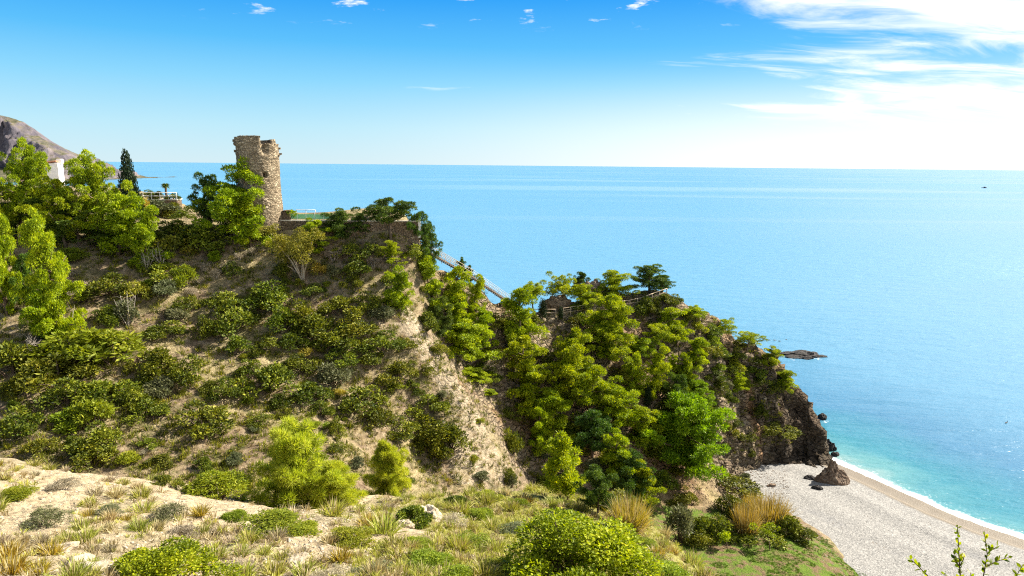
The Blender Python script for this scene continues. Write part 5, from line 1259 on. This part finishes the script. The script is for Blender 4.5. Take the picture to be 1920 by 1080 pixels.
fore(('thyme', 1), 85, 965, 80, 50, 'grey-green cushion shrub on the pale ground at far left')
fore(('thyme', 1), 310, 955, 70, 44, 'grey-green cushion shrub in the middle of the pale ground')
fore(('thyme', 0), 345, 990, 60, 36, 'dark grey cushion shrub below the path')
_r = random.Random(3)
for k, (x, y, w, h, key) in enumerate([(800, 1050, 110, 40, 'mat'), (880, 1010, 90, 34, 'mat'), (850, 975, 70, 26, 'thyme'), (930, 1060, 80, 40, 'mat'), (900, 960, 60, 24, 'mat'), (960, 990, 70, 28, 'thyme'), (780, 1015, 60, 26, 'mat'), (700, 1062, 90, 34, 'thyme'), (620, 1070, 70, 30, 'thyme'), (1140, 985, 46, 22, 'thyme'), (1210, 1015, 50, 24, 'mat'), (1040, 965, 50, 22, 'thyme'), (450, 1060, 70, 34, 'thyme'), (570, 985, 60, 26, 'mat'), (440, 965, 60, 30, 'mat'), (200, 955, 60, 30, 'thyme'), (30, 920, 70, 34, 'mat'), (850, 1075, 90, 40, 'mat')]):
    e_ = fore((key, k % 2), x, y, w, h, '', group='cushion plants on the near slope')
    if e_: later(e_, 'low yellow-green cushion plant' if key == 'mat' else 'low grey-green cushion plant', 'on the near slope', 'shrub', 'cushion plants on the near slope')
fore(('mat', 0), 1250, 1068, 90, 40, 'yellow-green shrub at the lower right brink of the near slope')

# young pines of the near slope, with fine needles
def near_pine(cx, top, base, w, seed, lab, per, yb):
    tr, cr = proto_pine(seed, 'cone', leafy, per, L=0.075, W=0.0065, nl=46, jit=0.5, rs_=0.72)
    p = P(cx, base, yb); p = ground(p.x, p.y); tp = P(cx, top, p.y); ht = tp.z - p.z; wd = w * p.y / FPX
    e = put('young_pine', [('trunk', tr), ('crown', cr)], p, (wd, wd, ht), 1.0); tag(e, lab, 'tree', 'young pines on the near slope')
leafy = leaf_material('young_pine_needles', [(0.0, (0.16, 0.22, 0.012)), (0.4, (0.38, 0.44, 0.025)), (0.8, (0.56, 0.57, 0.08)), (1.0, (0.66, 0.63, 0.20))], 0.5, (1.15, 1.1, 0.45), 0.008, 0.08)
near_pine(556, 790, 950, 160, 901, 'large bright young pine in the middle of the near slope', 230, 26.0)
near_pine(625, 868, 945, 120, 902, 'low spreading young pine leaning right of the large bright one', 300, 26.3)
near_pine(731, 832, 925, 92, 903, 'smaller bright young pine right of the outcrop', 300, 29.8)

# tufts: one object each for those that can be picked apart, the smallest together
TUFT = {}
for k in range(3): TUFT['straw', k] = tuft_mesh('blades', 740 + k, STRAW, n=170, L=0.8, W=0.022, spread=0.20, fan=0.50, bend=0.22)
for k in range(3): TUFT['pale green', k] = tuft_mesh('blades', 750 + k, SAGE, n=190, L=0.8, W=0.022, spread=0.26, fan=0.48, bend=0.12)
for k in range(2): TUFT['golden', k] = tuft_mesh('blades', 760 + k, GOLD, n=190, L=0.75, W=0.020, spread=0.22, fan=0.45, bend=0.10)
for k in range(2): TUFT['grey', k] = tuft_mesh('blades', 770 + k, GREY, n=200, L=0.65, W=0.018, spread=0.26, fan=0.55, bend=0.10)
HEAD = [tuft_mesh('seed_heads', 780 + k, STRAW, n=40, L=1.05, W=0.018, spread=0.18, fan=0.42, bend=0.2) for k in range(2)]
rs = random.Random(23); placed = []
def tuft(kind, px, py, w, where):
    g = hit(px, py, (1,))
    if g is None: return False
    d = (g - CAM).dot(cF); s = w * d / FPX * 1.35
    n = len([1 for a, _ in TUFT if a == kind]); k = rs.randrange(n)
    e = put('grass_tuft', [('blades', TUFT[kind, k]), ('seed_heads', HEAD[k % 2])], g, (s, s, s * rs.uniform(0.5, 0.75)), rs.uniform(0, 6))
    later(e, f'{kind} grass tuft', where, 'grass', 'grass tufts on the near slope'); placed.append((px, py, w)); return True
def fore_where(x, y):
    if y < 930: return 'along the edge of the near slope' if x < 560 else ('near the small young pine' if x < 820 else 'under the pale spur')
    if x < 260: return 'at the lower left corner' if y > 1000 else 'on the pale ground at left'
    if x < 560: return 'on the pale ground around the path'
    if x < 820: return 'left of the green slope' if y > 1000 else 'around the white outcrop'
    if x < 1000: return 'on the green slope' if y > 1000 else 'on the upper green slope'
    return 'right of the largest leafy shrub' if x > 1180 else 'behind the largest leafy shrub'
for kd, x, y, w in [('golden', 14, 1045, 46), ('golden', 96, 1040, 44), ('golden', 20, 1075, 60), ('golden', 70, 1075, 50), ('golden', 690, 985, 40), ('golden', 680, 1008, 24), ('golden', 985, 945, 30), ('golden', 1172, 1008, 22), ('golden', 1235, 1042, 28), ('golden', 1262, 1038, 22), ('golden', 1305, 1045, 22), ('pale green', 625, 965, 44), ('pale green', 720, 1000, 56), ('pale green', 740, 1030, 40), ('straw', 620, 1020, 34), ('grey', 520, 1010, 36)]:
    tuft(kd, x, y, w, fore_where(x, y))
tries = 0
while len(placed) < 190 and tries < 6000:
    tries += 1
    x = rs.uniform(-10, 1330) if rs.random() < 0.5 else rs.uniform(760, 1320); y = rs.uniform(872, 1085)
    g = hit(x, y)
    if g is None or g.y > 34.5 or g.y < 5: continue
    w = rs.uniform(24, 46) * (0.55 + 0.55 * (y - 870) / 210)
    pd = min(seg_dist(np.array([g.x]), np.array([g.y]), FG_PATH)[0], seg_dist(np.array([g.x]), np.array([g.y]), FG_PATH2)[0])
    if pd < 0.9: continue
    if any(abs(x - a) < (w + c) * 0.45 and abs(y - b) < (w + c) * 0.30 for a, b, c in placed): continue
    if any(abs(x - a) < c * 0.5 and abs(y - b) < d * 0.5 for a, b, c, d in FORE): continue
    if x > 760: kd = rs.choices(['pale green', 'straw', 'grey'], [9, 1.5, 0.8])[0]
    else: kd = rs.choices(['straw', 'grey', 'pale green', 'golden'], [2.5, 3, 5, 0.5])[0]
    tuft(kd, x, y, w, fore_where(x, y))

def scatter_stuff(name, label, cat, pts, scales, protos, material, seed):
    """many tiny copies joined into one uncounted mass"""
    rng = np.random.default_rng(seed); VV, F4s, F3s, RR, off = [], [], [], [], 0
    for p, s in zip(pts, scales):
        V, F4, F3, R = protos[rng.integers(len(protos))]; a = rng.uniform(0, 6.28); c, sn = math.cos(a), math.sin(a)
        Vr = np.stack([V[:, 0] * c - V[:, 1] * sn, V[:, 0] * sn + V[:, 1] * c, V[:, 2] * rng.uniform(0.7, 1.1)], -1) * s + np.array(p)
        VV.append(Vr); F4s.append(F4 + off); F3s.append(F3 + off); RR.append(np.clip(R + rng.normal(0, 0.15), 0, 1)); off += len(V)
    o = link(name, mesh_mixed(name, np.concatenate(VV), np.concatenate(F4s), np.concatenate(F3s), material, np.concatenate(RR)))
    o['kind'] = 'stuff'; o['label'] = label; o['category'] = cat; return o
small = {m_: [proto_tuft(850 + k, None, n=26, L=0.8, W=0.045, spread=0.3, fan=0.6, bend=0.2) for k in range(4)] for m_ in (0,)}[0]
rng = np.random.default_rng(31)
def sample_pix(n, x0, x1, y0, y1, which, ok):
    r = []
    while len(r) < n:
        x, y = rng.uniform(x0, x1), rng.uniform(y0, y1); g = hit(x, y, (0, 1, 2))
        if g is not None and ok(g, x, y): r.append(g)
        n -= 0.02
    return r
def off_path(g): return min(seg_dist(np.array([g.x]), np.array([g.y]), FG_PATH)[0], seg_dist(np.array([g.x]), np.array([g.y]), FG_PATH2)[0]) > 0.75
pts = sample_pix(2600, -20, 1340, 865, 1090, (1,), lambda g, x, y: 5 < g.y < 34.5 and (x > 700 or rng.uniform() < 0.45) and off_path(g))
h_ = int(len(pts) * 0.33)
scatter_stuff('dry_grass', 'short straw-coloured grass covering the near slope', 'grass', pts[:h_], rng.uniform(0.18, 0.42, h_), small, STRAW, 1)
scatter_stuff('green_grass', 'short pale green grass covering the near slope', 'grass', [p for p in pts[h_:] if to_pix(p)[0] > 620 or rng.uniform() < 0.3], rng.uniform(0.15, 0.36, len(pts)), small, SAGE, 2)
pts = sample_pix(9000, 0, 1480, 440, 930, (0,), lambda g, x, y: g.y > 45 and g.z > 4)
third = len(pts) // 3
scatter_stuff('dry_scrub', 'low straw-coloured scrub over the headland slopes', 'scrub', pts[:third], rng.uniform(0.3, 0.8, third), small, STRAW, 3)
scatter_stuff('dark_scrub', 'low dark green scrub over the headland slopes', 'scrub', pts[third:], rng.uniform(0.4, 1.1, len(pts)), small, MASTIC, 4)
pts = sample_pix(2600, 1280, 1640, 985, 1085, (0, 2), lambda g, x, y: g.y > 60 and g.z > 2.0 and fbm(np.array([g.x / 3]), np.array([g.y / 3]), oct=2, seed=91)[0] > -0.12)
scatter_stuff('meadow_grass', 'bright green grass of the small meadow behind the beach', 'grass', pts, rng.uniform(0.15, 0.32, len(pts)), small, MEAD, 5)

# loose stones
oct_V = np.array([[1, 0, 0], [-1, 0, 0], [0, 1, 0], [0, -1, 0], [0, 0, 0.7], [0, 0, -0.7]], float); oct_F = np.array([[0, 2, 4], [2, 1, 4], [1, 3, 4], [3, 0, 4], [2, 0, 5], [1, 2, 5], [3, 1, 5], [0, 3, 5]])
def stones(name, label, pts, sizes, material, seed):
    r = np.random.default_rng(seed); VV, FF = [], []
    for k, (p, s) in enumerate(zip(pts, sizes)):
        V = oct_V * r.uniform(0.5, 1.15, (6, 1)) * np.array([1, r.uniform(0.6, 1), r.uniform(0.5, 0.9)]); a = r.uniform(0, 6.28); c, sn = math.cos(a), math.sin(a)
        VV.append(np.stack([V[:, 0] * c - V[:, 1] * sn, V[:, 0] * sn + V[:, 1] * c, V[:, 2]], -1) * s + np.array(p)); FF.append(oct_F + 6 * k)
    o = link(name, mesh_arrays(name, np.concatenate(VV), np.concatenate(FF), material)); o['kind'] = 'stuff'; o['label'] = label; o['category'] = 'stones'
pts = sample_pix(1800, -20, 1340, 870, 1090, (1,), lambda g, x, y: 5 < g.y < 34.5 and (x < 760 or rng.uniform() < 0.12))
stones('loose_stones', 'loose pale stones strewn over the near slope', pts, rng.uniform(0.02, 0.10, len(pts)) ** 1.0, RK_PALE, 6)
pts = sample_pix(1500, 1270, 1480, 880, 960, (0, 2), lambda g, x, y: g.z < 7)
stones('scree', 'small stones of the scree between the orange bank and the beach', pts, rng.uniform(0.05, 0.20, len(pts)), RK_BROWN, 7)
pts = []
while len(pts) < 420:                                                   # strand lines left by the waves
    k = rng.integers(len(SHORE_W) - 2) + 1; a_, b_ = SHORE_W[k], SHORE_W[k + 1 if k + 1 < len(SHORE_W) else k]; m_ = a_ + (b_ - a_) * rng.uniform()
    nn_ = np.array([b_[1] - a_[1], -(b_[0] - a_[0])]); nn_ = nn_ / np.linalg.norm(nn_); nn_ = nn_ if shore_dist(*(m_ + nn_)) > 0 else -nn_
    if fbm(m_[0:1] / 5, m_[1:2] / 5, oct=2, seed=95)[0] < -0.05: continue
    q_ = m_ + nn_ * (rng.choice([7.5, 13.5, 20.0]) + rng.normal(0, 0.25)); g_ = ground(float(q_[0]), float(q_[1]))
    if g_ is not None: pts.append(g_)
stones('strand_debris', 'thin brown lines of seaweed and driftwood scraps along the beach', pts, rng.uniform(0.04, 0.12, len(pts)), RK_BROWN, 8)
pts = sample_pix(2600, 1420, 1930, 880, 1085, (2,), lambda g, x, y: g.z < 3.2 and g.z > 0.9 and g.y > 60)
stones('beach_pebbles', 'larger grey pebbles over the pale shingle beach', pts, rng.uniform(0.04, 0.11, len(pts)), plain('grey_pebble', (0.13, 0.125, 0.12), (0.40, 0.38, 0.35), 0.7), 9)
for k, (px, py, sx, sy, sz) in enumerate([(700, 912, 0.9, 0.6, 0.35), (716, 909, 0.5, 0.4, 0.28), (746, 924, 0.55, 0.4, 0.3), (757, 922, 0.35, 0.3, 0.26), (790, 968, 0.4, 0.4, 0.3), (803, 974, 0.45, 0.4, 0.42), (758, 987, 0.3, 0.25, 0.2), (690, 925, 1.3, 0.8, 0.3), (150, 1060, 0.35, 0.3, 0.2), (180, 1072, 0.45, 0.3, 0.22), (120, 1030, 0.3, 0.25, 0.18), (560, 1060, 0.4, 0.3, 0.16), (470, 935, 0.5, 0.35, 0.3), (1337, 1072, 0.3, 0.25, 0.2)]):
    g = hit(px, py, (1,))
    if g is None: continue
    o = link('boulder', rock_me('boulder', 120 + k, (sx * 0.75, sy * 0.75, sz * 0.7), RK_PALE, 0.5, 1.2, sub=4)); o.location = g; o.rotation_euler = (0, 0, k)
    later(o, 'pale limestone block', 'around the white outcrop' if 650 < px < 820 else 'on the near slope', 'rock', 'pale blocks on the near slope')

# ------------------------------------------------------------------ leafy twigs close to the camera, lower right
def twig_plant():
    yb = 4.6; root = P(1800, 1180, yb); g = ground(root.x, root.y); e = empty('leafy_sapling', g); rng = np.random.default_rng(44)
    stems = [([(1806, 1180), (1803, 1110), (1799, 1060), (1797, 1020), (1795, 984)], 4.6), ([(1822, 1180), (1838, 1110), (1846, 1070), (1851, 1040), (1846, 1002)], 4.65), ([(1849, 1062), (1868, 1053), (1893, 1044)], 4.62),
             ([(1795, 1180), (1760, 1110), (1738, 1078), (1722, 1062), (1706, 1047)], 4.5), ([(1852, 1036), (1862, 1030), (1870, 1025)], 4.66), ([(1800, 1150), (1780, 1110), (1771, 1075)], 4.7), ([(1815, 1150), (1822, 1110), (1820, 1074)], 4.75), ([(1850, 1150), (1900, 1090), (1917, 1060)], 4.7), ([(1799, 1062), (1790, 1048), (1789, 1040)], 4.6), ([(1799, 1062), (1806, 1050), (1808, 1042)], 4.6)]
    def kite(c, d, L, W):
        s = d.cross(Vector(rng.normal(size=3))).normalized(); nrm = d.cross(s)
        rows = [(0.0, 0.06), (0.3, 0.85), (0.55, 1.0), (0.8, 0.65), (1.0, 0.05)]; V, F = [], []
        for t, w in rows:
            m = c + d * (L * t) - nrm * (L * 0.22 * t * t); V += [m + s * (W * w / 2), m + nrm * (W * 0.08), m - s * (W * w / 2)]
        for k in range(4):
            for q in range(2): i = k * 3 + q; F.append((i, i + 1, i + 4, i + 3))
        return V, F
    for k, (pl, y) in enumerate(stems):
        pts = [P(a, b, y) - g for a, b in pl]
        if k in (0, 1, 3): pts = [Vector((0.01 * k, 0, -0.1)), pts[0] * 0.5 + Vector((0.02, 0, 0))] + pts
        n = len(pts); tb = Tubes(); tb.tube(np.array([list(p) for p in pts]), np.linspace(0.008 if n > 4 else 0.004, 0.0022, n), 6)
        st_ = link('stem', tb.mesh('stem', BARK), e)
        L = sum((b - a).length for a, b in zip(pts[:-1], pts[1:]) if b.z > -10); 
        for a, b in zip(pts[:-1], pts[1:]):
            m = max(2, int((b - a).length / 0.013))
            if (a + g).z < P(1800, 1130, yb).z - 0.25: continue
            for q in range(m):
                if rng.uniform() < 0.12: continue
                c = a.lerp(b, (q + rng.uniform(0, 1)) / m); ax = (b - a).normalized(); sd = ax.cross(Vector(rng.normal(size=3))).normalized()
                d = (ax * rng.uniform(0.4, 1.0) + sd * rng.uniform(0.5, 0.9)).normalized(); V, F = kite(c, d, rng.uniform(0.030, 0.052), rng.uniform(0.016, 0.026))
                link('leaf', mesh_arrays('leaf', np.array([list(v) for v in V]), np.array(F), FRESH, True, np.full(len(V), float(np.clip(rng.normal(0.5, 0.25), 0, 1)))), st_)
    tag(e, 'leafy green twigs of a sapling rising close by at the bottom right', 'plant')
twig_plant()
finish_labels()
